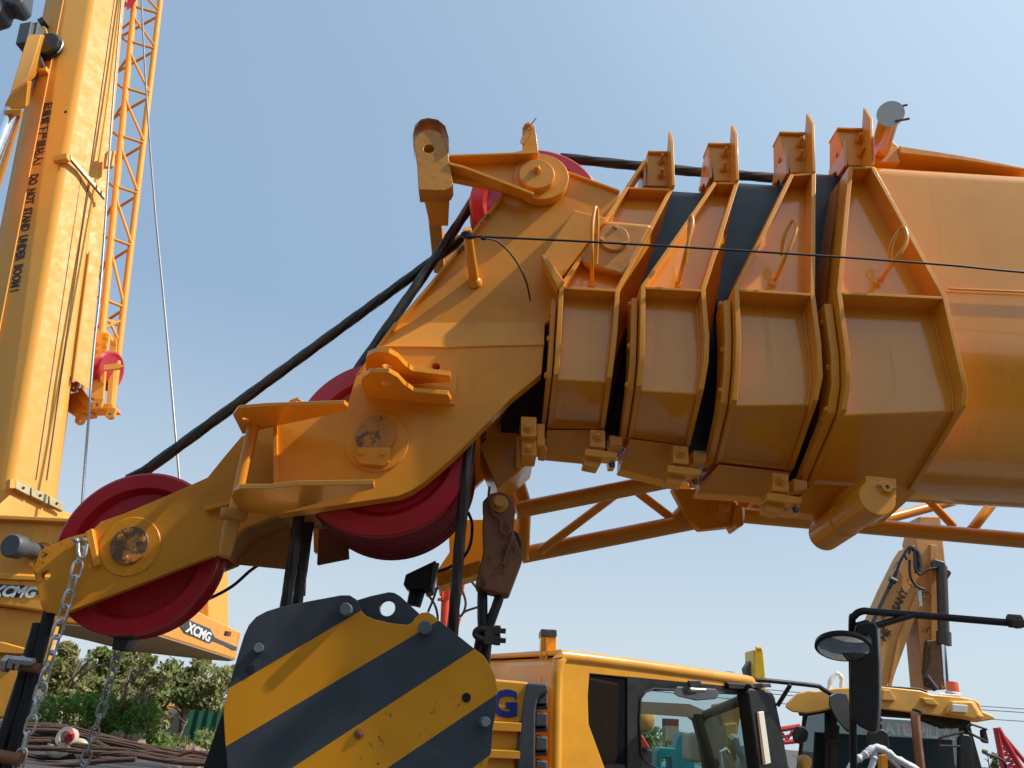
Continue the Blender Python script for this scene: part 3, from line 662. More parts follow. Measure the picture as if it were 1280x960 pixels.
# ================================================================== HOOK BLOCK
YB = 2.38
hb = thing('hook_block', 'big hook block with diagonal yellow and dark grey stripes hanging below the boom head', 'hook block', tuple(aY(450, 960, 2.6)))
out = [(284, 960), (281, 925), (279, 889), (285, 862), (293, 833), (299, 813), (305, 794), (311, 781), (320, 771), (333, 764), (349, 759), (388, 751), (426, 744), (437, 744), (445, 749), (450, 757), (452, 764), (458, 770), (468, 774), (490, 779), (509, 781), (515, 778), (519, 772), (526, 766), (535, 765), (542, 769), (548, 775), (592, 810), (604, 819), (613, 832), (619, 845), (622, 862), (621, 885), (616, 910), (614, 940), (606, 962), (585, 1020), (540, 1075), (470, 1105), (390, 1100), (330, 1055), (298, 1010)]
mb = MB(); mb.plate(Ys(out, YB), (0, .025, 0), [circ(484, 938, 7, YB, 14)] if 0 else ())
bm = bmesh.new(); vv = [bm.verts.new(p - ROOTLOC[hb.name]) for p in mb.v]
for f in mb.f: bm.faces.new([vv[i] for i in f])
LN = [((285, 861), (450, 764)), ((284, 932), (524, 790)), ((365, 960), (592, 812)), ((484, 960), (622, 867)), ((588, 962), (612, 944))]
cuts = []
for a, b in LN:
    A = aY(*a, YB); B = aY(*b, YB); d = (B - A).normalized(); n = V((-d.z, 0, d.x))     # n points up-left
    if n.z < 0: n = -n
    cuts.append((A - ROOTLOC[hb.name], n))
    bmesh.ops.bisect_plane(bm, geom=bm.verts[:] + bm.edges[:] + bm.faces[:], plane_co=cuts[-1][0], plane_no=n, dist=1e-6)
bmesh.ops.recalc_face_normals(bm, faces=bm.faces)
for f in bm.faces:
    c = f.calc_center_median(); k = sum(1 for A, n in cuts if (c - A).dot(n) < 0); f.material_index = k % 2
me = bpy.data.meshes.new('cheek_plate'); bm.to_mesh(me); bm.free()
me.materials.append(MATS['slate']); me.materials.append(MATS['block_yellow'])
o = bpy.data.objects.new('cheek_plate', me); COL.objects.link(o); o.parent = hb; o['label'] = 'striped near cheek plate of the hook block'
bv = o.modifiers.new('bevel', 'BEVEL'); bv.width = .002; bv.segments = 2; bv.limit_method = 'ANGLE'; bv.angle_limit = R(40)
build('cheek_plate', MB().plate([p + V((0, .46, 0)) for p in Ys(out, YB)], (0, .02, 0)), 'slate', hb, bevel=.002, label='dark grey far cheek plate of the hook block')
lug = [(430, 790), (440, 752), (463, 745), (486, 740), (493, 741), (500, 745), (523, 766), (545, 790), (500, 810), (450, 810)]
build('top_lug', MB().plate(Ys(lug, YB + .05), (0, .03, 0), [circ(484, 760, 9.8, YB + .05, 24)]), 'slate', hb, bevel=.002)
build('spacer_plate', MB().hexa(Ys([(300, 830), (320, 785), (330, 790), (310, 835)], YB + .025), Ys([(300, 830), (320, 785), (330, 790), (310, 835)], YB + .45)), 'slate', hb)
build('side_guard', MB().plate(Ys([(279, 886), (286, 893), (286, 1010), (236, 1010)], YB + .03), (0, .30, 0)), 'black', hb, bevel=.003)
for x, y, r_ in ((434, 763, 8), (532, 786, 8.5)):
    P = aY(x, y, YB); q = rr(r_, P); build('cheek_bolt', MB().lathe(P, NY, [(q, 0), (q, .03), (q * .9, .034)], 6 if 0 else 10), 'slate_bolt', hb, bevel=.001)
for x, y, r_ in ((324, 811, 6.5), (603, 902, 6.5)):
    P = aY(x, y, YB); q = rr(r_, P); build('cheek_bolt', MB().lathe(P, V((.2, -1, 0)), [(q * .9, 0), (q * .9, .045), (q * .8, .048)], 18), 'slate_bolt', hb)
for x, y in ((313, 837), (583, 872)):
    P = aY(x, y, YB - .001); build('bolt_hole', MB().disc(P, NY, rr(5.6, P), .002, 20), 'dark_void', hb)
P = aY(449, 917, YB); build('grease_fitting', MB().lathe(P, NY, [(.013, 0), (.013, .004), (.009, .005), (.005, .007)], 16), 'rusty', hb)
for i in range(4):
    sheave('sheave', aY(450, 925, YB + .09) + V((0, .085 * i, 0)), .27, .075, hb, 'red_groove')
# ================================================================== ROPES
def rope(label, pts, r, mat='rope_steel', strands=6, pitch=.11, name='wire_rope', group=None, cat='rope', amp=.24):
    pts = [V(p) for p in pts]
    o = build(name, MB().tube(pts, r, 12, strands=strands, pitch=pitch, amp=amp), mat, None, label=label, cat=cat, group=group, loc=pts[0], ang=80)
    return o
def curve(pts, k=8):
    """Catmull-Rom through pts"""
    pts = [V(p) for p in pts]; q = [pts[0] * 2 - pts[1]] + pts + [pts[-1] * 2 - pts[-2]]; o = []
    for i in range(1, len(q) - 2):
        for j in range(k):
            t = j / k; a, b, c, d = q[i - 1], q[i], q[i + 1], q[i + 2]
            o.append(.5 * ((2 * b) + (c - a) * t + (2 * a - 5 * b + 4 * c - d) * t * t + (3 * b - a - 3 * c + d) * t ** 3))
    return o + [pts[-1]]
rope('thick black rope running from the top guide sheave down to the boom head sheaves', [aY(600, 236, 2.52), aY(586, 260, 2.52), aY(545, 322, 2.52), aY(452, 456, 2.50), aY(432, 486, 2.50)], .0175)
rope('thick black rope stretched from behind the cable post down to the nose sheave', [aY(640, 240, 2.60), aY(590, 290, 2.575), aY(552, 318, 2.57), aY(180, 590, 2.565), aY(160, 600, 2.565)], .0175)
rope('black rope passing above the collars from the top guide sheave', [aY(700, 197, 2.52), aY(745, 202, 2.52), aY(860, 214, 2.54), aY(960, 222, 2.56), aY(1040, 228, 2.58)], .0185)
rope('left rope of the pair dropping into the hook block', [aY(377, 620, 2.50), aY(372, 660, 2.50), aY(357, 757, 2.50), aY(352, 800, 2.50)], .0165)
rope('right rope of the pair dropping into the hook block', [aY(390, 625, 2.60), aY(386, 655, 2.60), aY(371, 757, 2.60), aY(365, 800, 2.60)], .0165)
rope('single dark rope in front of the big sheaves, dropping to the hook block', [aY(589, 545, 2.412), aY(582, 600, 2.405), aY(576, 660, 2.43), aY(566, 785, 2.50), aY(564, 815, 2.52)], .0165)
# wedge socket
ws = thing('wedge_socket', 'rusty wedge socket pinned under the boom head, holding the dead end of a rope', 'rope socket', tuple(aY(622, 700, 2.62)))
sock = [(604, 640), (603, 627), (612, 617), (624, 614), (635, 618), (642, 628), (644, 640), (642, 664), (654, 697), (640, 734), (637, 742), (630, 743), (597, 735), (594, 731), (604, 690), (603, 660)]
build('body', MB().plate(Ys(sock, 2.56), (0, .11, 0), [circ(634, 674, 1, 2.56, 8)] if 0 else ()), 'rusty', ws, bevel=.006)
build('rib', MB().plate(Ys([(640, 665), (644, 668), (631, 708), (627, 706)], 2.55), (0, .02, 0)), 'rusty', ws, bevel=.003)
build('wedge', MB().plate(Ys([(638, 660), (648, 666), (653, 680), (650, 694), (640, 690)], 2.60), (0, .04, 0)), 'black', ws, bevel=.006)
P = aY(624, 630, 2.56); pn = build('socket_pin', MB().lathe(P, NY, [(.030, -.02), (.030, .008), (.020, .012), (.019, .04), (.017, .042)], 24), 'orange_worn', ws)
pts = curve([aY(x, y, 2.545) for x, y in ((612, 608), (611, 622), (615, 640), (626, 650), (626, 662), (633, 668), (638, 660), (632, 650))], 6)
build('spring_clip', MB().tube(pts, .0045, 8), 'rusty', ws)
rope('live rope leaving the wedge socket straight down to the clamp', curve([aY(603, 725, 2.62), aY(603, 760, 2.62), aY(603, 785, 2.62), aY(600, 800, 2.62), aY(596, 830, 2.62)], 4), .0155)
rope('short rope tail bending out of the wedge socket to the clamp', curve([aY(627, 728, 2.62), aY(623, 750, 2.62), aY(612, 780, 2.62), aY(609, 798, 2.62), aY(606, 835, 2.62)], 4), .0155)
cl = thing('rope_clamp', 'greasy rope clamp joining the two ropes under the wedge socket', 'rope clamp', tuple(aY(612, 796, 2.6)))
a = aY(595, 792, 2.585); b = aY(632, 797, 2.585)
build('saddle', MB().hexa(Ys([(606, 783), (618, 784), (620, 806), (604, 806)], 2.57), Ys([(606, 783), (618, 784), (620, 806), (604, 806)], 2.66)), 'clamp_steel', cl, bevel=.004)
build('clamp_bow', MB().tube(curve([aY(618, 787, 2.58), aY(600, 786, 2.58), aY(594, 792, 2.585), aY(600, 798, 2.58), aY(618, 800, 2.58)], 6), .010, 10), 'clamp_steel', cl)
for y in (788, 800):
    P = aY(618, y, 2.58); build('clamp_nut', MB().lathe(P, V((1, 0, .02)), [(.016, 0), (.016, .018), (.008, .02), (.008, .036)], 6), 'clamp_steel', cl)
# thin cable
g_ = 'thin black cables tied to the boom'
rope('long thin black cable tied to the cable post and running right across all collars', curve([aY(583, 296, 2.16), aY(600, 296, 2.15), aY(750, 303, 2.12), aY(1000, 318, 2.10), aY(1180, 331, 2.10), aY(1300, 342, 2.10), aY(1700, 372, 2.1)], 5), .0036, 'black_rubber', 0, name='cable', cat='cable')
rope('loose end of thin black cable hanging from the cable post', curve([aY(604, 298, 2.15), aY(622, 302, 2.18), aY(642, 322, 2.22), aY(657, 350, 2.26), aY(663, 376, 2.30)], 8), .0030, 'black_rubber', 0, name='cable', cat='cable')
kn = MB(); c0 = aY(588, 294, 2.19)
for i in range(3):
    kn.tube([c0 + V((math.cos(t) * .021 - .008, math.sin(t) * .02, .006 * i - .008 + .008 * math.sin(t))) for t in [2 * math.pi * j / 16 for j in range(16)]], .003, 8, closed=True)
kn.lathe(aY(604, 298, 2.15), (1, 0, 0), [(.004, -.008), (.007, 0), (.004, .008)], 10)
build('cable_knot', kn, 'black_rubber', None, label='wrapped knot of black cable round the cable post', cat='knot', loc=c0)
rope('short black cable sagging behind the nose sheave', curve([aY(246, 752, 2.75), aY(262, 748, 2.75), aY(290, 733, 2.75), aY(312, 714, 2.75), aY(325, 705, 2.75)], 6), .0055, 'black_rubber', 0, name='cable', cat='cable')
rope('curved black hose between the hook ropes and the wedge socket', curve([aY(540, 716, 2.9), aY(560, 710, 2.9), aY(578, 698, 2.9), aY(588, 680, 2.9), aY(590, 655, 2.9), aY(585, 640, 2.9)], 6), .006, 'black_rubber', 0, name='hose', cat='hose')
# limit switches
sw = thing('limit_switch', 'black limit switch box hanging under the big red sheaves beside the rope', 'limit switch', tuple(aY(530, 730, 2.78)))
build('housing', MB().plate(Ys([(507, 718), (545, 700), (541, 738), (533, 742), (529, 736), (511, 737), (504, 731)], 2.70), (0, .10, 0)), 'black', sw, bevel=.004)
build('side_cover', MB().plate(Ys([(541, 704), (549, 703), (543, 728), (537, 738)], 2.69), (0, .03, 0)), 'grey_plastic', sw, bevel=.003)
build('cable_gland', MB().tube([aY(519, 730, 2.74), aY(514, 757, 2.74)], .016, 12), 'black', sw); build('cable_gland', MB().tube([aY(528, 732, 2.74), aY(520, 758, 2.74)], .016, 12), 'black', sw)
sw = thing('limit_switch', 'small black limit switch box under the nose sheave at the left', 'limit switch', tuple(aY(149, 800, 2.56)))
build('housing', MB().plate(Ys([(142, 793), (160, 793), (156, 813), (139, 812)], 2.53), (0, .07, 0)), 'black', sw, bevel=.004)
build('mounting_bracket', MB().plate(Ys([(130, 789), (167, 793), (165, 799), (136, 795)], 2.52), (0, .05, 0)), 'black', sw, bevel=.002)
# chains
def chain(label, pts, L, W, r, mat='zinc'):
    P = [V(p) for p in pts]; cum = [0]
    for i in range(1, len(P)): cum.append(cum[-1] + (P[i] - P[i - 1]).length)
    root = thing('chain', label, 'chain', tuple(P[0]))
    proto = MB(); ring = []
    hl = L / 2 - W / 2
    for i in range(20):
        t = 2 * math.pi * i / 20; ring.append(V((math.cos(t) * (W / 2 - r / 2), 0, math.sin(t) * (W / 2 - r / 2) + (hl if math.sin(t) >= 0 else -hl))))
    proto.tube(ring, r, 8, closed=True)
    me = None; s_ = 0; i = 0; step = L - 2 * r * 1.7
    while s_ < cum[-1]:
        k = max(j for j in range(len(P)) if cum[j] <= s_); k = min(k, len(P) - 2); t = (s_ - cum[k]) / (cum[k + 1] - cum[k])
        c = P[k].lerp(P[k + 1], t); d = (P[k + 1] - P[k]).normalized()
        if me is None:
            o = build('link', proto, mat, None); me = o.data
        else: o = bpy.data.objects.new('link', me); COL.objects.link(o)
        o.parent = root; o.location = c - ROOTLOC[root.name]
        o.rotation_mode = 'QUATERNION'
        o.rotation_quaternion = d.to_track_quat('Z', 'X') @ Matrix.Rotation((i % 2) * math.pi / 2 + random.uniform(-.25, .25) + .5, 3, 'Z').to_quaternion()
        s_ += step; i += 1
    return root
ch = chain('bright galvanised chain hanging from two shackle bolts on the boom nose', [aY(101, 694, 2.43), aY(88, 740, 2.43), aY(72, 790, 2.43), aY(55, 850, 2.44), aY(22, 960, 2.46), aY(8, 1010, 2.46)], .056, .031, .0038)
sh = build('shackle', MB().tube(curve([aY(98, 679, 2.42), aY(98, 690, 2.42), aY(101, 697, 2.42), aY(106, 694, 2.42), aY(109, 680, 2.42)], 5), .0055, 10), 'zinc', ch)
for x in (98, 109): build('shackle_bolt', MB().lathe(aY(x, 677, 2.455), NY, [(.010, 0), (.010, .012), (.006, .014), (.006, .04)], 12), 'zinc', ch)
chain('dull chain hanging from the small switch under the nose sheave', [aY(147, 815, 2.56), aY(143, 832, 2.56), aY(128, 885, 2.56), aY(105, 955, 2.57), aY(96, 1000, 2.57)], .045, .026, .0036, 'steel')
# belt-like dark ropes at the left edge
rope('thick dark rope hanging at the left edge beside the bright chain', [aY(62, 764, 2.50), aY(40, 850, 2.50), aY(6, 975, 2.50), aY(-4, 1010, 2.5)], .017, 'black', name='wire_rope')
rope('shorter thick dark rope at the left edge, just left of its twin', [aY(49, 779, 2.50), aY(28, 850, 2.50), aY(-6, 960, 2.50), aY(-20, 1010, 2.5)], .017, 'black')
sk_ = thing('shackle', 'weathered bolt shackle clamping the twin dark ropes at the left edge', 'shackle', tuple(aY(30, 832, 2.46)))
build('shackle_bolt', MB().tube([aY(10, 829, 2.455), aY(51, 836, 2.455)], .0135, 14), 'rusty', sk_, bevel=.001)
build('shackle_bolt', MB().tube([aY(14, 825, 2.44), aY(42, 828, 2.44)], .012, 14), 'steel', sk_)
for x0, x1, r_ in ((5, 12, .024), (13, 20, .019), (24, 29, .022)): build('clamp_nut', MB().tube([aY(x0, 829, 2.45), aY(x1, 830, 2.45)], r_, 6), 'steel', sk_, bevel=.001)
build('shackle_bolt', MB().tube([aY(-5, 944, 2.44), aY(26, 950, 2.44)], .016, 10), 'rusty', sk_)

# ================================================================== NEAR LATTICE JIB (under the boom)
YJ = 3.12
jib = thing('lattice_jib', 'orange tubular lattice jib folded along the underside of the near boom', 'lattice jib', tuple(aY(800, 660, YJ)))
def tb_(x0, y0, x1, y1, r, Y0=YJ, Y1=None, name='chord', mat='orange'):
    a = aY(x0, y0, Y0); b = aY(x1, y1, Y1 or Y0); return build(name, MB().tube([a, b], rr(r, a), 24), mat, jib)
tb_(645, 638, 832, 601, 10.5, 3.0, 3.0); tb_(652, 694, 905, 644, 10.5, YJ + .1, YJ)
tb_(928, 644, 1420, 688, 9.8, YJ, YJ); tb_(1035, 668, 1290, 600, 6.5, YJ + .1, YJ + .5)
tb_(650, 694, 585, 706, 10.5, YJ + .1, YJ + .15)
for a in ((674, 690, 770, 618, 5.5), (785, 606, 848, 654, 5.5), (845, 650, 880, 610, 9), (845, 652, 905, 590, 8.5), (935, 645, 962, 612, 8), (1148, 612, 1192, 658, 5), (1215, 662, 1240, 630, 6), (1290, 665, 1330, 600, 6)):
    tb_(*a, Y0=YJ + .02, Y1=YJ + .05, name='brace')
tb_(638, 575, 658, 640, 9.5, 3.05, 3.05, 'post'); tb_(655, 640, 652, 700, 9.0, 3.12, 3.12, 'post')
build('foot_plate', MB().plate(Ys([(560, 650), (660, 648), (655, 690), (602, 698), (602, 712), (595, 722), (545, 732), (545, 715), (562, 690)], 3.2), (0, .03, 0)), 'orange', jib, bevel=.003)
build('foot_plate', MB().plate(Ys([(545, 716), (600, 700), (602, 716), (548, 733)], 3.05), (0, .15, 0)), 'orange', jib, bevel=.004)
build('gusset_plate', MB().plate(Ys([(616, 612), (640, 590), (650, 640), (636, 640)], 3.1), (0, .03, 0)), 'orange', jib, bevel=.003)
gp = build('gusset_plate', MB().plate(Ys([(840, 610), (900, 612), (920, 628), (928, 650), (915, 658), (875, 662), (862, 650)], YJ - .06), (0, .05, 0)), 'orange', jib, bevel=.004)
build('gusset_plate', MB().plate(Ys([(828, 585), (850, 585), (880, 640), (868, 640)], YJ + .1), (0, .03, 0)), 'orange', jib, bevel=.003)
P = aY(902, 637, YJ - .06); build('jib_pin', MB().lathe(P, NY, [(.052, 0), (.052, .008), (.040, .010), (.040, .016), (.024, .018), (.024, .05), (.018, .054)], 28), 'orange', jib)
build('gusset_plate', MB().plate(Ys([(918, 630), (928, 632), (930, 656), (922, 660), (916, 650)], YJ - .09), (0, .12, 0)), 'orange', jib, bevel=.004)
build('gusset_plate', MB().plate(Ys([(918, 610), (945, 612), (952, 640), (930, 650), (925, 640)], YJ + .06), (0, .03, 0)), 'orange', jib, bevel=.004)
# black leaf-spring-like clamps seen through the head
# ================================================================== LEFT CRANE (raised boom)
def DL(y): return 1 / (1 / 11.0 + (1 / 16.5 - 1 / 11.0) * (640 - y) / 700)
def LC(x, y, e=0): return aD(x, y, DL(y) + e)
lc = thing('mobile_crane', 'orange mobile crane at the left with its wide boom raised and a curved counterweight', 'crane', tuple(V((-7.5, 10.5, 0))))
y0, y1 = 690, -160
Lx = lambda y: 57 - .2 * y; Bx = lambda y: 113 - .168 * y; Cx = lambda y: 152 - .133 * y; Rx = lambda y: 156 - .093 * y
def loop(y): return [LC(Lx(y), y, .45), LC(Lx(y) + 10, y, .12), LC(Bx(y), y, 0), LC(Cx(y), y, .62), LC(Cx(y) + 2, y, 1.7), LC(Lx(y) + 18, y, 1.7)]
A_, B_ = loop(y0), loop(y1)
bo = build('boom_section', MB().hexa(A_, B_), 'orange_light', lc, bevel=.085, seg=4)
def onlit(t, y):     # point on the sunlit face, t 0..1 across
    a, b = LC(Bx(y), y, 0), LC(Cx(y), y, .62); n = (b - a).normalized().cross(V((0, 0, 1))); n = n if n.y < 0 else -n
    return a.lerp(b, t) + n * .004
def ondark(x, y, off=.004):
    P, Q = LC(Lx(y) + 10, y, .12), LC(Bx(y), y, 0); ax = (B_[2] - A_[2]).normalized(); n = ((Q - P).normalized()).cross(ax).normalized(); n = n if n.y < 0 else -n
    return aP(x, y, P, n) + n * off, n
for t in (.53, .76):
    build('panel_seam', MB().tube([onlit(t, 600), onlit(t, 300), onlit(t, -100)], .007, 6), 'text_brown', lc)
def litpt(x, y, off=.0):
    P, Q = LC(Bx(y), y, 0), LC(Cx(y), y, .62); ax = (B_[2] - A_[2]).normalized(); n = ((Q - P).normalized()).cross(ax).normalized(); n = n if n.y < 0 else -n
    return aP(x, y, P, n) + n * off
# strip and jib mounts to the right of the boom
mb = MB(); mb.hexa([LC(Cx(480) - 2, 470, .62), LC(Rx(487), 487, .8), LC(Rx(487), 487, 1.2), LC(Cx(480), 470, 1.2)], [LC(Cx(-160) - 2, -160, .62), LC(Rx(-160), -160, .8), LC(Rx(-160), -160, 1.2), LC(Cx(-160), -160, 1.2)])
build('boom_flank', mb, 'orange_light', lc, bevel=.02)
build('panel_seam', MB().tube([LC(91, 478, .64), LC(112, 315, .66)], .018, 8), 'orange_light', lc)
# rail on the shaded face
a, n = ondark(80, 0, .02); b, _ = ondark(-3, 430, .02)
build('side_rail', MB().tube([a + (a - b) * .4, b], .013, 8), 'orange_light', lc)
a, n = ondark(85, 4, .012); b, _ = ondark(2, 430, .012)
# writing on the shaded face : characters run down the boom
def downtext(body, pa, pb, px_h, mat='text_brown', off=.01, **kw):
    A, n = ondark(*pa, .01); B, _ = ondark(*pb, .01); xd = (B - A).normalized(); yd = n.cross(xd); size = px_h * (A - CAM).dot(_f) / F_PX
    o = text(body, A, xd, yd, size, mat, parent=lc, off=off, ext=.004, **kw)
    w_ = max(v.co.dot(xd) for v in o.data.vertices) - min(v.co.dot(xd) for v in o.data.vertices)
    s_ = (B - A).length / w_; org = A - rootloc(lc)
    for v in o.data.vertices:
        d = v.co - org; v.co = org + d + xd * (d.dot(xd) * (s_ - 1))
    return o
downtext('\u8d77\u91cd\u81c2\u4e0b\u4e25\u7981\u7ad9\u4eba!', (56, 129), (42, 207), 13.5, off=.012)
downtext('DO  NOT  STAND  UNDER  BOOM !', (38.5, 219), (13, 365), 15, off=.03)
P, n = ondark(82, 140, .003); build('bolt_hole', MB().disc(P, n, .03, .003, 14), 'dark_void', lc)
# bracket and guide bar
a, n = ondark(70, 199, .0); b, _ = ondark(88, 196, .0); u_ = (b - a); dn = (ondark(70, 205)[0] - ondark(70, 198)[0])
build('bar_bracket', MB().plate([a, b, b + dn, a + dn], n * .10), 'orange_light', lc, bevel=.01)
a = litpt(84, 197, .06); b = litpt(127, 247, .06); u_ = (b - a).normalized(); wv = (litpt(84, 205, .06) - a)
build('guide_bar', MB().plate([a, b, b + wv * .7, a + wv * .7], litpt(84, 197, .12) - a), 'worn_pad', lc, bevel=.006)
build('end_stop', MB().plate([litpt(127, 196, .1), litpt(138, 195, .1), litpt(136, 215, .1), litpt(125, 215, .1)], litpt(127, 196, .2) - litpt(127, 196, .1)), 'orange_light', lc, bevel=.01)
# worn pads at the boom foot
for i, (xa, ya, xb, yb, mt) in enumerate(((13, 603, 31.5, 612, 'worn_pad'), (32.5, 612, 54, 622, 'worn_pad'), (55, 622.5, 73, 631, 'worn_pad'))):
    p = [litpt(xa, ya, .05), litpt(xb, yb, .05), litpt(xb - 1, yb + 11, .05), litpt(xa, ya + 11, .05)]
    q = build('wear_pad', MB().plate(p, litpt(xa, ya, .13) - p[0]), mt, lc, bevel=.008)
    c = litpt((xa + xb) / 2, (ya + yb) / 2 + 5.5, .135); build('pad_screw', MB().disc(c, (litpt(xa, ya, .13) - p[0]), .02, .006, 10), 'dark_void', q)
build('pad_bracket', MB().plate([litpt(5, 602, .03), litpt(12, 602, .03), litpt(12, 614, .03), litpt(4, 614, .03)], litpt(5, 602, .15) - litpt(5, 602, .03)), 'orange_light', lc, bevel=.01)
build('boom_foot', MB().hexa([litpt(-14, 640, .04), litpt(10, 618, .04), litpt(68, 643, .04), litpt(55, 690, .04), litpt(-25, 690, .04)], [p + V((.4, 1.0, 0)) for p in (litpt(-14, 640, .04), litpt(10, 618, .04), litpt(68, 643, .04), litpt(55, 690, .04), litpt(-25, 690, .04))]), 'orange_weight', lc, bevel=.02)
# cable reel
a, n = ondark(50, 60, .0); ax = (B_[2] - A_[2]).normalized(); sd = n.cross(ax).normalized()
if sd.x < 0: sd = -sd
s_ = dep(a) / F_PX
def ob(dx, dy, dz): return a + sd * (dx * s_) + ax * (dy * s_ * 1.15) + n * (dz * s_)
reel = bpy.data.objects.new('cable_reel', None); COL.objects.link(reel); reel.parent = lc; reel.empty_display_size = .1
build('reel_box', MB().hexa([ob(-11, -18, 26), ob(4, -18, 26), ob(4, 14, 26), ob(-11, 14, 26)], [ob(-11, -18, 8), ob(4, -18, 8), ob(4, 14, 8), ob(-11, 14, 8)]), 'grey_plastic', reel, bevel=.02)
build('reel_box', MB().hexa([ob(-3, -12, 20), ob(8, -12, 20), ob(8, 19, 20), ob(-3, 19, 20)], [ob(-3, -12, 6), ob(8, -12, 6), ob(8, 19, 6), ob(-3, 19, 6)]), 'grey_plastic', reel, bevel=.02)
build('reel_drum', MB().lathe(ob(16, -9, 2), n, [(17 * s_, 0), (17 * s_, 3 * s_), (15 * s_, 4 * s_), (15 * s_, 7 * s_), (17 * s_, 8 * s_), (17 * s_, 11 * s_), (7 * s_, 12 * s_)], 32), 'black_plastic', reel)
build('reel_guard', MB().tube([ob(16 + 19 * math.cos(t), -9 + 19 * math.sin(t), 7) for t in [2.3 - 3.0 * i / 16 for i in range(17)]], .012, 6), 'steel', reel)
build('reel_arm', MB().plate([ob(2, -20, 10), ob(14, -42, 6), ob(18, -40, 6), ob(10, -18, 10)], n * .06), 'grey_plastic', reel, bevel=.01)
build('reel_bracket', MB().plate([ob(8, -44, 0), ob(20, -46, 0), ob(20, -40, 0), ob(10, -38, 0)], n * .12), 'orange_light', reel, bevel=.01)
cm = build('camera_lamp', MB().hexa([ob(-2, 33, 12), ob(4, 37, 12), ob(9, 29, 12), ob(3, 25, 12)], [ob(-2, 33, 2), ob(4, 37, 2), ob(9, 29, 2), ob(3, 25, 2)]), 'black', reel, bevel=.01)
build('lamp_stem', MB().tube([ob(3, 27, 6), ob(8, 21, 6), ob(9, 16, 4)], .022, 8), 'orange_light', reel)
# luffing cylinder bracket and rod
def LD(x, y, D): return aD(x, y, D)
D_ = 13.2
build('cylinder_bracket', MB().hexa([LD(34, 45, 14.8), LD(40, 43, 14.8), LD(52, 43, 14.8), LD(36, 95, 13.8), LD(12, 117, 13.6)], [LD(46, 46, 15.7), LD(52, 46, 15.7), LD(62, 45, 15.7), LD(46, 95, 15), LD(30, 115, 15)]), 'orange_light', lc, bevel=.02)
build('cylinder_bracket', MB().hexa([LD(5, 132, 13.4), LD(12, 118, 13.4), LD(36, 100, 13.4), LD(33, 134, 13.4), LD(14, 140, 13.4), LD(7, 138, 13.4)], [LD(14, 132, 14.2), LD(18, 118, 14.2), LD(40, 100, 14.2), LD(36, 132, 14.2), LD(24, 138, 14.2), LD(18, 136, 14.2)]), 'orange', lc, bevel=.03)
build('cylinder_eye', MB().plate([LD(x, y, 13.3) for x, y in ((3, 145), (6, 137), (28, 136), (25, 146), (14, 143))], LD(3, 145, 13.8) - LD(3, 145, 13.3)), 'orange', lc, bevel=.02)
build('cylinder_rod', MB().tube([LD(13, 140, 13.5), LD(-32, 252, 12.5)], rr(8.6, LD(13, 140, 13.5)), 32), 'chrome', lc)
build('cylinder_guard', MB().hexa([LD(22, 146, 13.6), LD(27, 140, 13.6), LD(-8, 250, 12.7), LD(-16, 250, 12.7)], [LD(26, 146, 14.2), LD(29, 140, 14.2), LD(-4, 250, 13.2), LD(-12, 250, 13.2)]), 'orange', lc)
# superstructure
YS = 9.7
face = [(-120, 640), (8, 646), (90, 649), (150, 653), (150, 778), (75, 768), (0, 757), (-120, 745)]
bp = Ys(face, YS); build('superstructure', MB().plate(bp, (0, .5, 0)), 'orange_weight', lc, bevel=.03)
build('superstructure', MB().plate(Ys([(110, 662), (262, 668), (262, 800), (110, 790)], 19.0), (0, 1.5, 0)), 'orange_weight', lc, bevel=.05)
build('top_flange', MB().plate(Ys([(-120, 639), (8, 644), (150, 651), (150, 655), (8, 649), (-120, 643)], YS - .10), (0, .4, 0)), 'orange_light', lc, bevel=.008)
build('ledge', MB().hexa(Ys([(-120, 711), (60, 718), (150, 722), (150, 727), (60, 723), (-120, 716)], YS), Ys([(-120, 714), (60, 721), (150, 725), (150, 729), (60, 726), (-120, 719)], YS - .035)), 'orange_weight', lc, bevel=.005)
P = aY(52, 692, YS); build('port_ring', MB().lathe(P, NY, [(rr(18, P), 0), (rr(18, P), .02), (rr(13.5, P), .021), (rr(13.5, P), .004)], 36), 'orange_weight', lc)
build('port_hole', MB().disc(aY(46, 689, YS), NY, rr(9, P), .006, 24), 'dark_void', lc)
P0 = aY(44, 689, YS); Q0 = P0 + V((-.07, -.42, -.02)); d = (Q0 - P0)
build('end_cap', MB().lathe(P0, d, [(.095, 0), (.095, .18), (.105, .19), (.105, .25), (.135, .26), (.135, .40), (.12, .42)], 32), 'grey_plastic', lc)
# marks on the superstructure : XCMG
bandp = [(-60, 730), (30, 731), (36, 735), (40, 738), (60, 739), (60, 743), (38, 743), (33, 747), (27, 750.5), (-60, 744)]
bandp = [(-60, 728), (30, 731.5), (36, 737), (52, 738.5), (52, 743), (36, 742.5), (27, 747), (-60, 744)]
build('name_band', MB().plate(Ys(bandp, YS - .006), (0, .006, 0)), 'mark_black', lc)
P = aY(-13, 744.5, YS - .009); Q = aY(31, 746.5, YS - .009); text('XCMG', P, Q - P, V((0, 0, 1)), .172, 'text_white', parent=lc, off=.045, shear=.25, sx=1.02)
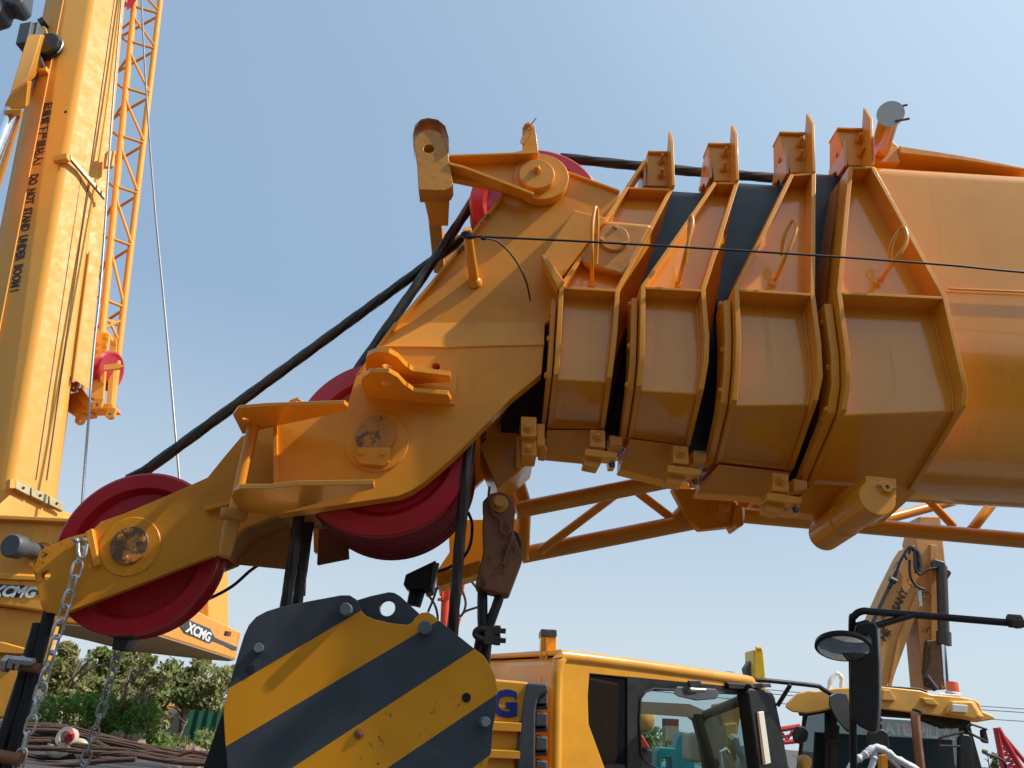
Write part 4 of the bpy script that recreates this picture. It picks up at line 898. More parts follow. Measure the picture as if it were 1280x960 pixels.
# underframe left
build('underframe', MB().hexa(Ys([(-120, 745), (60, 764), (58, 790), (40, 815), (-120, 820)], YS + .1), Ys([(-120, 765), (62, 775), (60, 800), (40, 825), (-120, 820)], YS + .6)), 'orange_weight', lc, bevel=.03)
build('outrigger_box', MB().plate(Ys([(-120, 800), (0, 804), (32, 813), (31, 897), (-120, 905)], YS - 1.2), (0, .12, 0)), 'orange_weight', lc, bevel=.03)
build('outrigger_rib', MB().plate(Ys([(-120, 800), (0, 802), (33, 811), (33, 818), (-120, 809)], YS - 1.26), (0, .1, 0)), 'orange_weight', lc, bevel=.01)
build('outrigger_leg', MB().plate(Ys([(60, 785), (69, 782), (58, 825), (52, 830)], YS - .6), (0, .1, 0)), 'orange_weight', lc, bevel=.01)
# counterweight
zb = 2.62
near = [(-60, 770), (75, 779), (187, 791), (222, 801), (250, 810), (275, 818.5), (288, 823), (294, 824.5)]
far = [(285, 826), (240, 822), (160, 813), (110, 800), (60, 789), (-60, 786)]
cwl = [aZ(x, y, zb) for x, y in near + far]
_a, _b = cwl[2], cwl[6]
for _i in (3, 4, 5):
    _t = (0, 0, 0, .33, .62, .84)[_i]; cwl[_i] = _a.lerp(_b, _t) + V((.02, -.02, 0))
build('counterweight', MB().plate(cwl, (0, 0, .66)), 'orange_weight', lc, bevel=.05, seg=3)
build('counterweight_base', MB().plate([p + V((0, .02, -.012)) for p in cwl[1:-1]], (0, 0, .02)), 'underside', lc)
def cwf(x, y, i0=3, i1=6, off=.012):
    P, Q = cwl[3], cwl[5]; n = (Q - P).cross(V((0, 0, 1))).normalized(); n = n if n.dot(CAM - P) > 0 else -n
    return aP(x, y, P, n) + n * off, n
bnd = [cwf(x, y, 2, 5, .012)[0] for x, y in ((214, 771), (224, 775), (232, 773), (263, 788), (268, 797), (297, 810), (297, 806), (298, 812), (266, 802), (261, 804), (229, 790), (224, 780), (214, 775))]
P, n = cwf(231, 788, 2, 5, .022); Q, _ = cwf(261, 802, 2, 5, .022)
bnd = [cwf(x, y, 2, 5, .012)[0] for x, y in ((214, 771.5), (224, 775), (230, 772.5), (262, 786), (268, 797), (296, 809), (296, 813.5), (266, 801), (261, 804), (230, 791), (223, 779.5), (214, 775.5))]
build('name_band', MB().plate(bnd, n * -.01), 'mark_black', lc)
P, n = cwf(231, 789, off=.022); Q, _ = cwf(262, 803, off=.022); o = text('XCMG', P, Q - P, V((0, 0, 1)), .26, 'text_white', parent=lc, off=.04, shear=.2, sx=1.0)
_x = (Q - P).normalized(); _w = max(v.co.dot(_x) for v in o.data.vertices) - min(v.co.dot(_x) for v in o.data.vertices); _o = P - rootloc(lc)
for v in o.data.vertices: v.co += _x * ((v.co - _o).dot(_x) * ((Q - P).length / _w - 1))
build('tail_lamp', MB().disc(aD(284, 795, 16.5), (0, 0, 1), .07, .09, 14), 'terracotta', lc)
# raised lattice jib alongside the left boom
def LCj(x, y, e=0): return LC(x, y, e + .62)
lj = thing('lattice_jib', 'tall orange lattice jib strapped upright beside the raised boom of the left crane', 'lattice jib', tuple(LCj(140, 520, .9)))
def c1x(y): return 168.5 - .0985 * y
def c2x(y): return 200.5 - .1195 * y
def J1(y): return LCj(c1x(y), y, .62)
def J2(y): return LCj(c2x(y), y, .85)
def J3(y): return LCj(Rx(y) - 6, y, 1.55)
def jt(a, b, r, name='brace'): build(name, MB().tube([a, b], r, 12), 'orange_light', lj)
jt(J1(500), J1(-120), .062, 'chord'); jt(J2(512), J2(-120), .058, 'chord'); jt(J3(500), J3(-120), .05, 'chord')
nodes = [-98, -60, -21, 17, 61, 119, 179, 242, 307, 384]
for i, y in enumerate(nodes):
    jt(J1(y - 9), J2(y), .028)
    if i: jt(J1(nodes[i - 1] + 4), J2(y - 3), .027)
    jt(J2(y + 3), J3(y + 32), .026); jt(J1(y - 6), J3(y - 18), .026); 
    if i: jt(J1(nodes[i - 1] + 8), J3(y - 20), .024)
build('end_frame', MB().plate([J1(408), J2(430), J2(436), J1(414)], V((0, .08, 0))), 'orange_light', lj, bevel=.01)
build('end_frame', MB().plate([J1(396), J2(404), J2(408), J1(400)], V((0, .08, 0))), 'orange_light', lj, bevel=.01)
jt(J1(412), J2(400), .024); jt(J2(428), J1(404) .lerp(J2(404), .4), .024)
pl = build('end_plate', MB().plate([LCj(119, 412, .55), LCj(137, 417, .58), LCj(133, 440, .57), LCj(129, 500, .55), LCj(111, 497, .52)], V((0, .06, 0))), 'orange_light', lj, bevel=.01)
for x, y in ((131, 422), (130, 432), (129, 442)): build('plate_bolt', MB().disc(LCj(x, y, .53), NY, .045, .03, 12), 'orange', pl)
pl = build('end_plate', MB().plate([LCj(138, 418, .75), LCj(147, 420, .8), LCj(139, 512, .75), LCj(133, 505, .75)], V((0, .06, 0))), 'orange_light', lj, bevel=.01)
build('plate_bolt', MB().disc(LCj(142.5, 430, .72), NY, .045, .03, 12), 'orange', pl)
c = LCj(136, 464, .74); build('sheave', MB().lathe(c, V((1, -.12, -.1)), [(.05, -.06), (.25, -.03), (.31, -.055), (.34, -.045), (.30, 0), (.34, .045), (.31, .055), (.25, .03), (.05, .06)], 48), 'red_sheave', lj)
build('sheave_bracket', MB().plate([LCj(129, 456, .4), LCj(149, 454, .45), LCj(155, 458, .45), (LCj(149, 461, .45)), LCj(129, 463, .4)], V((0, .05, 0))), 'orange_light', lj, bevel=.01)
def eye(x, y, e, r=5.5):
    a = LCj(x, y, e); q = rr(r, a); mb = MB(); o_ = [a + V((math.cos(t) * q, 0, math.sin(t) * q)) for t in [math.pi + math.pi * i / 10 for i in range(11)]] + [a + V((q, 0, q * 1.6)), a + V((-q, 0, q * 1.6))]
    h = [a + V((math.cos(t) * q * .42, 0, math.sin(t) * q * .42)) for t in [2 * math.pi * i / 12 for i in range(12)]]
    build('pin_eye', mb.plate(o_, (0, .07, 0), [h]), 'orange_light', lj, bevel=.008)
eye(99, 525, .8); eye(137, 518, .7); eye(91, 484, .6, 5); eye(121, 506, .5)
build('foot_block', MB().plate([LCj(86, 492, .75), LCj(98, 489, .75), LCj(112, 505, .7), LCj(110, 514, .7), LCj(90, 517, .8), LCj(84, 514, .8)], V((0, .35, 0))), 'orange_light', lj, bevel=.015)
build('foot_block', MB().plate([LCj(97, 486, .6), LCj(101, 484, .6), LCj(112, 500, .55), LCj(111, 513, .55), LCj(98, 500, .6)], V((0, .10, 0))), 'orange', lj, bevel=.01)
build('foot_block', MB().plate([LCj(110, 502, .7), LCj(140, 505, .75), LCj(143, 511, .75), LCj(112, 512, .7)], V((0, .3, 0))), 'orange', lj, bevel=.01)
# ropes of the left crane
rope('slack wire rope hanging in the sky right of the raised lattice jib', curve([LC(174, -60, .5), LC(182, 100, .5), LC(192, 240, .3), LC(207, 400, .1), LC(224, 596, -.1), LC(228, 650, -.1)], 6), .016, 'rope_bright', 4, .11, amp=.4)
rope('pale wire rope running down close along the raised boom', curve([LC(157, -60, .55), LC(141, 130, .5), LC(128, 330, .35), LC(117, 440, .3), LC(111, 520, .3), LC(103, 625, .2), LC(100, 680, .2)], 6), .017, 'rope_bright', 4, .11, amp=.4)
fl_ = build('pennant', MB().plate([LC(158, 10, 1.0), LC(160, -4, 1.0), LC(171, -6, 1.0), LC(164, 5, 1.05)], V((0, .06, 0))), 'red_sheave', None, label='scrap of red lamp housing high between the boom and lattice jib', cat='lamp housing', loc=LC(158, 10, 1.0))
o = build('lamp_housing', MB().plate(Ys([(-20, -20), (30, -25), (27, 0), (17, 7), (4, 3), (0, 14), (-20, 20)], 1.6), (0, .06, 0)), 'grey_plastic', None, bevel=.01, label='blurred dark corner of a lamp housing poking into the top left corner', cat='lamp', loc=tuple(aY(0, 0, 1.6)))
# ================================================================== ORANGE TRUCK CAB (middle right)
ca = R(62); U_ = V((math.sin(ca), math.cos(ca), 0)); NN = V((math.cos(ca), -math.sin(ca), 0)); NB = -NN
PC = aY(697, 817, 7.0)
def K(x, y, off=0.0):      # point on the cab's near side plane, off = towards the camera
    P = PC + NN * off; return aP(x, y, P, NN)
def Ks(pts, off=0.0): return [K(x, y, off) for x, y in pts]
tc_ = thing('crane_truck', 'orange crane truck with its boxy cab and dark side windows, lower middle right', 'truck', (PC.x + 1, PC.y + 1, 0))
shell = [(684, 1120), (690, 950), (693, 850), (695, 832), (699, 822), (706, 818), (820, 832), (925, 847), (938, 850), (946, 857), (950, 866), (985, 1120)]
side = build('cab_side', MB().plate(Ks(shell), NB * .05, [Ks([(737, 842), (940, 862), (962, 1000), (960, 1110), (800, 1110), (756, 960), (736, 905), (735, 870)])]), 'truck_orange', tc_, bevel=.012)
# thick rounded roof edge
pts = Ks([(693, 1000), (695, 860), (697, 835), (701, 824), (710, 821), (820, 835), (925, 850), (938, 854), (946, 862)], -.03)
build('roof_edge', MB().tube(curve(pts, 4), .055, 14), 'truck_orange', tc_)
W = 2.15
rp = Ks([(700, 819), (820, 833), (940, 852)], -.02)
build('roof', MB().hexa([rp[0] + V((0, 0, .0)), rp[2], rp[2] + NB * W, rp[0] + NB * W], [p + V((0, 0, .05)) for p in (rp[0], rp[2], rp[2] + NB * W, rp[0] + NB * W)]), 'truck_orange', tc_, bevel=.02)
build('cab_back', MB().hexa(Ks([(693, 830), (701, 822), (694, 1120), (684, 1120)], -.04), [p + NB * (W - .05) for p in Ks([(693, 830), (701, 822), (694, 1120), (684, 1120)], -.04)]), 'truck_orange', tc_)
# recessed lighter frame around the dark quarter window
build('window_recess', MB().plate(Ks([(712, 838), (737, 842), (735, 905), (758, 958), (762, 1110), (740, 1110), (716, 925), (709, 905)], -.03), NB * .02), 'truck_orange', tc_, bevel=.006)
# dark glass quarter
build('quarter_window', MB().plate(Ks([(735, 841), (784, 846), (786, 1000), (770, 985), (752, 952), (735, 905)], -.015), NB * .01), 'glass_dark', tc_)
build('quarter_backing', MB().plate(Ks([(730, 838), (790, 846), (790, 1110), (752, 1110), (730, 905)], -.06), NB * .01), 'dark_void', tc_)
fr = build('door_frame', MB().plate(Ks([(784, 845), (940, 860), (950, 875), (966, 1110), (784, 1110)], .0), NB * .05, [Ks([(808, 866), (818, 862), (925, 868), (935, 876), (940, 900), (950, 1100), (806, 1100), (803, 945), (801, 900), (802, 873)])]), 'black_plastic', tc_, bevel=.006)
build('window_seal', MB().tube(Ks([(950, 1100), (941, 900), (936, 876), (925, 867.5), (818, 861), (807, 865), (801, 873), (799, 900), (801, 942), (806, 952), (822, 961), (860, 975)], .004), .010, 8), 'black_rubber', fr)
build('side_window', MB().plate(Ks([(801, 860), (938, 866), (955, 1100), (800, 1100)], -.02), NB * .005), 'glass_clear', tc_)
# inside : ceiling, far side with its window, dash and windscreen frame
def F(x, y): return aP(x, y, PC + NB * W, NN)     # on far side plane
far = [F(x, y) for x, y in ((735, 845), (1000, 868), (1010, 1100), (720, 1100))]
hole = [F(x, y) for x, y in ((801, 908), (868, 904), (876, 908), (884, 930), (884, 956), (880, 985), (797, 985))]
far = [F(x, y) for x, y in ((770, 872), (1000, 892), (925, 1060), (760, 1060))]
far = [F(x, y) for x, y in ((765, 875), (862, 880), (885, 890), (900, 930), (915, 1060), (760, 1060))]
hole = [F(x, y) for x, y in ((770, 890), (862, 896.5), (868, 901), (876, 930), (880, 955), (884, 985), (765, 985))]
build('far_side', MB().plate(far, NB * .05, [hole]), 'cab_lining', tc_)
ra = Ks([(700, 824), (938, 857)], -.08)
build('ceiling', MB().hexa([ra[0], ra[1], ra[1] + NB * (W - .1), ra[0] + NB * (W - .1)], [p + V((0, 0, -.06)) for p in (ra[0], ra[1], ra[1] + NB * (W - .1), ra[0] + NB * (W - .1))]), 'cab_lining', tc_)
a = K(930, 878, -.1); b = F(875, 893) + NN * .1
build('windscreen_header', MB().tube([K(934, 872, -.1), b], .05, 10), 'cab_lining', tc_)
build('far_pillar', MB().hexa([F(868, 892), F(885, 892), F(920, 985), F(896, 985)], [p + NN * .12 for p in (F(868, 892), F(885, 892), F(922, 985), F(896, 985))]), 'cab_lining', tc_)
build('grab_rail', MB().tube([F(890, 975) + NN * .2, F(886, 938) + NN * .2, F(893, 934) + NN * .2, F(897, 940) + NN * .2], .018, 8), 'led', tc_)
bw = [K(945, 870, -.06), b + U_ * .05, F(930, 1040), K(985, 1040, -.06)]
build('windscreen', MB().plate(bw, U_ * .006), 'glass_clear', tc_)
build('dashboard', MB().hexa([K(800, 985, -.3), K(950, 985, -.3), K(950, 1110, -.3), K(800, 1110, -.3)], [F(800, 975) + NN * .1, F(905, 975) + NN * .1, F(905, 1090) + NN * .1, F(800, 1090) + NN * .1]), 'seat_dark', tc_)
# black corner trim with strip lamp
trim = build('corner_trim', MB().plate(Ks([(934, 864), (938, 859), (966, 864), (970, 872), (979, 915), (992, 985), (995, 1110), (962, 1110), (948, 960)], .10), NB * .16), 'black_plastic', tc_, bevel=.03)
build('strip_lamp', MB().plate(Ks([(948, 890), (955, 889), (964, 954), (957, 956)], .115), NB * .03), 'led', trim, bevel=.006)
build('strip_lamp_edge', MB().plate(Ks([(946, 890), (948, 890), (957, 956), (954, 956)], .112), NB * .03), 'copper_worn', trim)
build('corner_cap', MB().plate(Ks([(938, 855), (963, 854), (965, 859), (940, 860)], .10), NB * .14), 'grey_plastic', trim, bevel=.006)
build('door_handle', MB().plate(Ks([(909, 853), (934, 855), (931, 862), (912, 861)], .04), NB * .05), 'black_plastic', tc_, bevel=.008)
# wide angle mirror above the door (seen from behind)
mr = build('door_mirror', MB().hexa([K(x, y, .30) for x, y in ((841, 867), (846, 858), (895, 861), (899, 868), (895, 874), (870, 876), (848, 871))], [K(x, y, .12) for x, y in ((845, 864), (848, 858), (892, 861), (895, 868), (890, 872), (870, 873), (852, 869))]), 'grey_plastic', tc_, bevel=.01)
build('mirror_bracket', MB().hexa([K(x, y, .34) for x, y in ((860, 850), (875, 850), (879, 858), (864, 860))], [K(x, y, .05) for x, y in ((858, 852), (873, 852), (876, 860), (862, 862))]), 'black_plastic', mr, bevel=.01)
build('mirror_clamp', MB().tube([K(862, 862, .36), K(881, 863, .36)], .02, 10), 'steel', mr)
# mirror arms at the front right
ar = build('mirror_arm', MB().tube(curve([K(945, 850, .1), K(962, 851, .15), K(1018, 857, .3), K(1028, 861, .3), K(1055, 878, .3)], 4), .022, 10), 'black', tc_)
build('mirror_arm', MB().tube([K(988, 856, .25), K(972, 882, .1)], .020, 10), 'black', tc_)
mk = MB(); mk.hexa([K(x, y, .34) for x, y in ((1036, 869), (1046, 864), (1058, 866), (1064, 890), (1066, 915), (1056, 912), (1044, 898), (1036, 882))], [K(x, y, .20) for x, y in ((1037, 872), (1046, 867), (1058, 868), (1066, 890), (1068, 918), (1058, 915), (1046, 900), (1038, 884))])
build('side_mirror', mk, 'black_plastic', tc_, bevel=.02)
# body behind the cab, with louvre panel and the blue letter
YT = 6.6
def B6(pts, Y=YT): return Ys(pts, Y)
build('engine_cover', MB().plate(B6([(470, 836), (661, 852.5), (655, 900), (650, 905), (648, 935), (645, 942), (643, 1100), (470, 1100)]), (0, 1.2, 0)), 'truck_orange', tc_, bevel=.02)
for y, dy in ((903, 6), (938, 5)):
    build('body_crease', MB().hexa(B6([(480, y - 9), (652, y), (651, y + dy), (480, y + dy - 9)]), B6([(480, y - 7), (652, y + 1), (651, y + dy + 6), (480, y + dy - 2)], YT - .05)), 'truck_orange', tc_, bevel=.004)
P = aY(582, 895, YT - .01); Q = aY(640, 896, YT - .01)
text('CMG', aY(545, 893.5, YT - .008), Q - P, V((0, 0, 1)), .262, 'blue_mark', parent=tc_, off=.045, sx=1.08)
gp = build('louvre_frame', MB().plate(B6([(659, 853), (684, 855), (686, 866), (678, 868), (672, 874), (669, 890), (668, 1100), (643, 1100), (648, 930), (654, 880)], YT - .05), (0, .3, 0)), 'slate', tc_, bevel=.015)
for y in (862, 890, 920, 950):
    build('louvre', MB().hexa(B6([(670, y), (684, y + 2), (684, y + 18), (669, y + 18)], YT), B6([(670, y - 2), (684, y + 1), (684, y + 20), (669, y + 20)], YT + .14)), 'grey_plastic', gp, bevel=.01)
    build('louvre', MB().hexa(B6([(669, y + 18), (684, y + 18), (684, y + 21), (669, y + 21)], YT + .12), B6([(669, y + 21), (684, y + 21), (684, y + 25), (669, y + 25)], YT + .0)), 'black_plastic', gp)
build('rear_post', MB().plate(B6([(676, 795), (696, 796), (694, 850), (690, 960), (680, 1100), (686, 850), (674.5, 846)], 7.3), (0, .25, 0)), 'truck_orange', tc_, bevel=.01)
build('rear_post', MB().plate(B6([(686, 855), (697, 840), (690, 1100), (682, 1100)], 7.15), (0, .2, 0)), 'orange', tc_, bevel=.01)
build('post_cap', MB().plate(B6([(676, 786), (696, 787), (696.5, 796), (676, 795)], 7.28), (0, .3, 0)), 'slate', tc_, bevel=.01)
build('post_rib', MB().plate(B6([(683, 797), (685, 797), (684, 846), (682, 846)], 7.22), (0, .1, 0)), 'orange_light', tc_)
build('post_knob', MB().tube([aY(683, 850, 7.2), aY(683, 850, 7.4)], .045, 16), 'orange', tc_)
build('warning_lamp', MB().lathe(aY(912, 847, 8.2), (0, 0, 1), [(.07, 0), (.07, .03), (.045, .055), (.01, .06)], 20), 'glass_clear', tc_)
# chassis and wheels (below the frame)
cz = [V((PC.x, PC.y, 0))]
build('chassis', MB().box(PC + U_ * 0 + NB * 1.0 + V((0, 0, .85 - PC.z)), U_ * 3.4, NB * 1.1, (0, 0, .22)), 'orange', tc_, bevel=.02)
for d in (-2.6, 2.0):
    for wz in (.15, 2.0):
        c = PC + U_ * d + NB * wz; c.z = .52
        wl = build('wheel', MB().lathe(c, NB, [(.3, -.14), (.46, -.16), (.52, -.12), (.52, .12), (.46, .16), (.3, .14)], 36), 'black_rubber', tc_)
        build('rim', MB().lathe(c, NB, [(.05, -.17), (.12, -.17), (.14, -.08), (.30, -.13), (.30, .13), (.05, .13)], 28), 'orange', wl)

# ================================================================== MIRROR IN THE RIGHT FOREGROUND
mm = thing('truck_mirror', 'pair of black mirrors on a bent black tube arm in the right foreground', 'mirror', tuple(aD(1080, 860, 2.6)))
G = lambda x, y, d=2.6: aD(x, y, d)
build('arm_tube', MB().tube(curve([G(1330, 784, 2.5), G(1255, 778, 2.55), G(1160, 770), G(1095, 765), G(1078, 764), G(1068, 770), G(1065, 782), G(1066, 880), G(1067, 960), G(1070, 1040)], 6), .0115, 14), 'black', mm)
build('arm_tube', MB().tube([G(1143, 768), G(1085, 785, 2.58)], .0105, 12), 'black', mm)
build('arm_clamp', MB().tube([G(1262, 776, 2.53), G(1275, 777, 2.53)], .022, 10), 'clamp_steel', mm)
build('arm_clamp', MB().tube([G(1270, 770, 2.52), G(1271, 785, 2.52)], .008, 8), 'clamp_steel', mm)
build('pivot', MB().lathe(G(1078, 785, 2.57), NY, [(.022, -.02), (.022, .03)], 20), 'black_plastic', mm)
# tall mirror seen from behind
mk = MB(); mk.hexa([G(x, y, 2.52) for x, y in ((1071, 780), (1082, 777), (1093, 778), (1097, 784), (1099, 830), (1099, 880), (1097, 910), (1094, 916), (1086, 914), (1074, 908), (1064, 898), (1062, 850), (1064, 800))],
                  [G(x, y, 2.66) for x, y in ((1075, 782), (1084, 779), (1096, 779), (1100, 784), (1102, 830), (1102, 880), (1100, 912), (1096, 918), (1088, 916), (1076, 908), (1068, 898), (1066, 850), (1068, 800))])
build('tall_mirror', mk, 'black_plastic', mm, bevel=.008)
mk = MB(); mk.hexa([G(x, y, 2.665) for x, y in ((1088, 782), (1097, 782), (1100.5, 830), (1100, 880), (1097, 915), (1090, 914))], [G(x, y, 2.672) for x, y in ((1088, 782), (1097, 782), (1100.5, 830), (1100, 880), (1097, 915), (1090, 914))])
build('mirror_glass', mk, 'mirror', mm)
# round mirror
c = G(1054, 808, 2.5); ax = (CAM - c).normalized(); 
nr = (ax + V((.12, 0, 0)) * 1 + _u * -1.15).normalized()
mb = MB(); 
q = rr(34, c)
rm = build('round_mirror', MB().lathe(c, nr, [(.03, -.022), (q * .7, -.018), (q * .97, -.008), (q, .004), (q * .94, .008)], 40), 'black_plastic', mm)
rm2 = build('mirror_glass', MB().lathe(c, nr, [(q * .93, .006), (q * .8, .011), (q * .5, .018), (q * .2, .022), (.001, .0225)], 40), 'mirror', mm)
build('mirror_stem', MB().tube([G(1082, 795, 2.52), G(1086, 800, 2.52), G(1084, 806, 2.52), G(1076, 800, 2.52)], .010, 10), 'grey_plastic', mm)

# ================================================================== WHEEL LOADER CAB (right)
YL2 = 8.4
ld = thing('wheel_loader', 'dusty yellow-roofed wheel loader cab with orange beacon, lower right behind the mirrors', 'loader', tuple(V((4.4, 9.5, 0))))
def Ld(pts, Y=YL2): return Ys(pts, Y)
ro = [(981, 884), (983, 879), (995, 867), (1010, 863), (1020, 864), (1045, 860), (1100, 858), (1150, 863), (1164, 868), (1200, 871), (1218, 874), (1225, 880), (1228, 889), (1242, 895), (1244, 899), (1220, 903), (1205, 899), (1150, 892), (1100, 886), (1045, 884), (1028, 889), (1008, 892), (990, 890)]
bk = [(1000, 884), (1002, 880), (1012, 870), (1020, 866), (1026, 866), (1050, 862), (1100, 860), (1145, 865), (1155, 869), (1185, 872), (1200, 876), (1208, 882), (1212, 890), (1222, 896), (1224, 899), (1204, 902), (1190, 898), (1140, 892), (1096, 888), (1048, 886), (1034, 890), (1020, 892), (1004, 890)]
build('roof', MB().hexa(Ld(ro), Ld(bk, YL2 + 1.7)), 'loader_yellow', ld, bevel=.03)
# raised facets on the roof front
for pts in ([(1104, 862), (1113, 862), (1121, 876), (1103, 875)], [(1153, 872), (1166, 873), (1175, 882), (1158, 880)]):
    build('roof_panel', MB().plate(Ld(pts, YL2 - .05), (0, .12, 0)), 'loader_yellow', ld, bevel=.01)
build('roof_corner', MB().hexa(Ld([(1180, 893), (1186, 876), (1218, 875), (1226, 889), (1232, 897), (1222, 902)], YL2 + .0), Ld([(1184, 890), (1190, 876), (1214, 877), (1222, 889), (1224, 895), (1218, 900)], YL2 - .08)), 'loader_yellow', ld, bevel=.02)
build('roof_hatch', MB().plate(Ld([(1096, 856), (1150, 860), (1160, 864), (1160, 866), (1096, 860)], YL2 + .3), (0, .9, 0)), 'black_plastic', ld, bevel=.01)
build('work_lamp', MB().plate(Ld([(1191, 880), (1210, 881.5), (1209, 891), (1190.5, 890)], YL2 - .10), (0, .05, 0)), 'lens', ld, bevel=.008)
bc = build('beacon_base', MB().hexa(Ld([(1172, 866), (1200, 868), (1201, 871), (1174, 870)], YL2 + .1), Ld([(1172, 866), (1200, 868), (1201, 871), (1174, 870)], YL2 + .35)), 'wrap', ld, bevel=.01)
build('beacon', MB().lathe(aY(1191.5, 866.5, YL2 + .22), (0, 0, 1), [(.064, 0), (.062, .10), (.055, .112)], 20), 'beacon', ld)
build('beacon_wrap', MB().lathe(aY(1191.5, 867.5, YL2 + .22), (.1, 0, 1), [(.078, 0), (.072, .018), (.07, .019)], 14), 'wrap', ld)
# glasshouse
build('header', MB().plate(Ld([(1008, 888), (1045, 882), (1110, 884), (1160, 890), (1212, 898), (1216, 908), (1190, 911), (1160, 899), (1090, 894), (1040, 890), (1010, 895)], YL2 + .12), (0, .25, 0)), 'black', ld, bevel=.01)
build('windscreen', MB().plate(Ld([(1100, 898), (1160, 902), (1206, 908), (1236, 1010), (1250, 1110), (1096, 1110)], YL2 + .18), (0, .01, 0)), 'glass_blue', ld)
build('side_glass', MB().hexa(Ld([(1003, 893), (1039, 890), (1038, 1110), (985, 1110)], YL2 + .35), Ld([(1003, 893), (1039, 890), (1038, 1110), (985, 1110)], YL2 + .36)), 'glass_blue', ld)
build('side_glass', MB().plate(Ld([(1046, 892), (1098, 897), (1096, 1110), (1046, 1110)], YL2 + .26), (0, .01, 0)), 'glass_blue', ld)
for p in ([(1037, 890), (1047, 890), (1047, 1110), (1036, 1110)], [(1097, 896), (1103, 897), (1101, 1110), (1093, 1110)], [(1206, 905), (1213, 906), (1228, 960), (1250, 1110), (1240, 1110), (1216, 958)]):
    build('pillar', MB().plate(Ld(p, YL2 + .16), (0, .14, 0)), 'black', ld, bevel=.01)
build('pillar', MB().tube(Ld([(1008, 890), (1004, 910), (998, 960), (990, 1110)], YL2 + .3), .02, 8), 'black', ld)
build('rear_wall', MB().plate(Ld([(1020, 915), (1190, 925), (1210, 1110), (1010, 1110)], YL2 + 1.5), (0, .05, 0)), 'seat_dark', ld)
build('seat', MB().plate(Ld([(1158, 926), (1178, 923), (1190, 945), (1192, 1000), (1160, 1000)], YL2 + .75), (0, .25, 0)), 'seat_dark', ld, bevel=.05)
o = text('CATERPILLAR', aY(1094, 915, YL2 + .160), aY(1178, 923, YL2 + .160) - aY(1094, 915, YL2 + .160), V((0, 0, 1)), .142, 'text_window', parent=ld, off=.04, sx=1.0)
ex = build('exhaust_pipe', MB().tube(curve(Ld([(1146, 891), (1144, 897), (1147, 930), (1152, 975), (1156, 1060)], YL2 - .25), 5), .042, 16), 'copper_worn', ld)
build('pipe_mouth', MB().tube([aY(1146.5, 888.2, YL2 - .25), aY(1146, 891, YL2 - .25)], [.046, .045], 16), 'dark_void', ex)
def mir(pts, Y, nm='side_mirror'): return build(nm, MB().plate(Ld(pts, Y), (0, .06, 0)), 'black_plastic', ld, bevel=.02)
mir([(1199, 922), (1203, 917), (1212, 918), (1217, 924), (1218, 975), (1214, 985), (1202, 984), (1199, 975)], YL2 - .3)
mir([(1228, 912), (1233, 911), (1237, 927), (1235, 930), (1229, 927)], YL2 - .2)
mir([(1086, 915), (1093, 911), (1104, 911), (1111, 916), (1114, 940), (1108, 950), (1090, 950), (1084, 930)], YL2 - .5)
build('mirror_bracket', MB().tube(curve(Ld([(1205, 915), (1176, 922), (1173, 930)], YL2 - .3), 4), .012, 8), 'black', ld)
build('mirror_bracket', MB().tube(Ld([(1174, 932), (1200, 933)], YL2 - .3), .010, 8), 'black', ld)
build('mirror_bracket', MB().tube(curve(Ld([(1213, 905), (1209, 910), (1212, 916), (1235, 928)], YL2 - .2), 4), .012, 8), 'black', ld)
build('mirror_bracket', MB().tube(Ld([(1213, 905), (1234, 912)], YL2 - .2), .010, 8), 'black', ld)
build('hand_rail', MB().tube(curve(Ld([(1232, 942), (1252, 950), (1258, 962), (1260, 1000)], YL2), 4), .014, 8), 'black', ld)
build('hand_rail', MB().tube(curve(Ld([(1048, 907), (1046, 925), (1034, 930), (1033, 1000)], YL2 + .1), 3), .013, 8), 'black', ld)
build('work_lamp', MB().hexa(Ld([(990, 915), (995, 907), (1005, 908), (1011, 916), (1009, 926), (1000, 931), (991, 926)], YL2 - .1), Ld([(992, 915), (997, 908), (1005, 909), (1010, 916), (1008, 925), (1000, 929), (993, 925)], YL2 + .1)), 'black', ld, bevel=.015)
build('lamp_post', MB().tube(Ld([(1006, 893), (1001, 925), (998, 1000)], YL2 + .05), .015, 8), 'black', ld)
build('work_lamp', MB().plate(Ld([(1001, 950), (1006, 942), (1017, 948), (1015, 960), (1004, 965)], YL2 - .1), (0, .15, 0)), 'loader_yellow', ld, bevel=.03)
build('front_body', MB().hexa(Ld([(990, 985), (1250, 985), (1270, 1200), (980, 1200)], YL2 - .2), Ld([(1000, 985), (1230, 985), (1240, 1200), (990, 1200)], YL2 + 2.2)), 'loader_yellow', ld, bevel=.03)
# plastic wrapped handrail
wr = thing('wrapped_handrail', 'handrail bundled in wrinkled clear plastic in front of the loader windscreen', 'handrail', tuple(aY(1095, 950, 6.9)))
random.seed(3)
def wrinkle(pts, r, k=5):
    q = curve(pts, k); return MB().tube(q, [r * random.uniform(.75, 1.25) for _ in q], 10)
W_ = lambda x, y, Y=6.9: aY(x, y, Y)
build('rail', wrinkle([W_(1056, 975), W_(1068, 953), W_(1082, 943), W_(1092, 935), W_(1106, 938), W_(1120, 948), W_(1148, 965), W_(1160, 985)], .028), 'wrap', wr)
build('rail', wrinkle([W_(1094, 938), W_(1092, 950), W_(1086, 970), W_(1080, 1000)], .024), 'wrap', wr)
build('rail_post', MB().plate(Ys([(1101, 944), (1109, 943), (1112, 1000), (1102, 1000)], 6.95), (0, .06, 0)), 'truck_orange', wr, bevel=.005)
build('rail_post', MB().tube([W_(1108, 948, 7.0), W_(1135, 975, 7.0)], .03, 8), 'grey_plastic', wr)
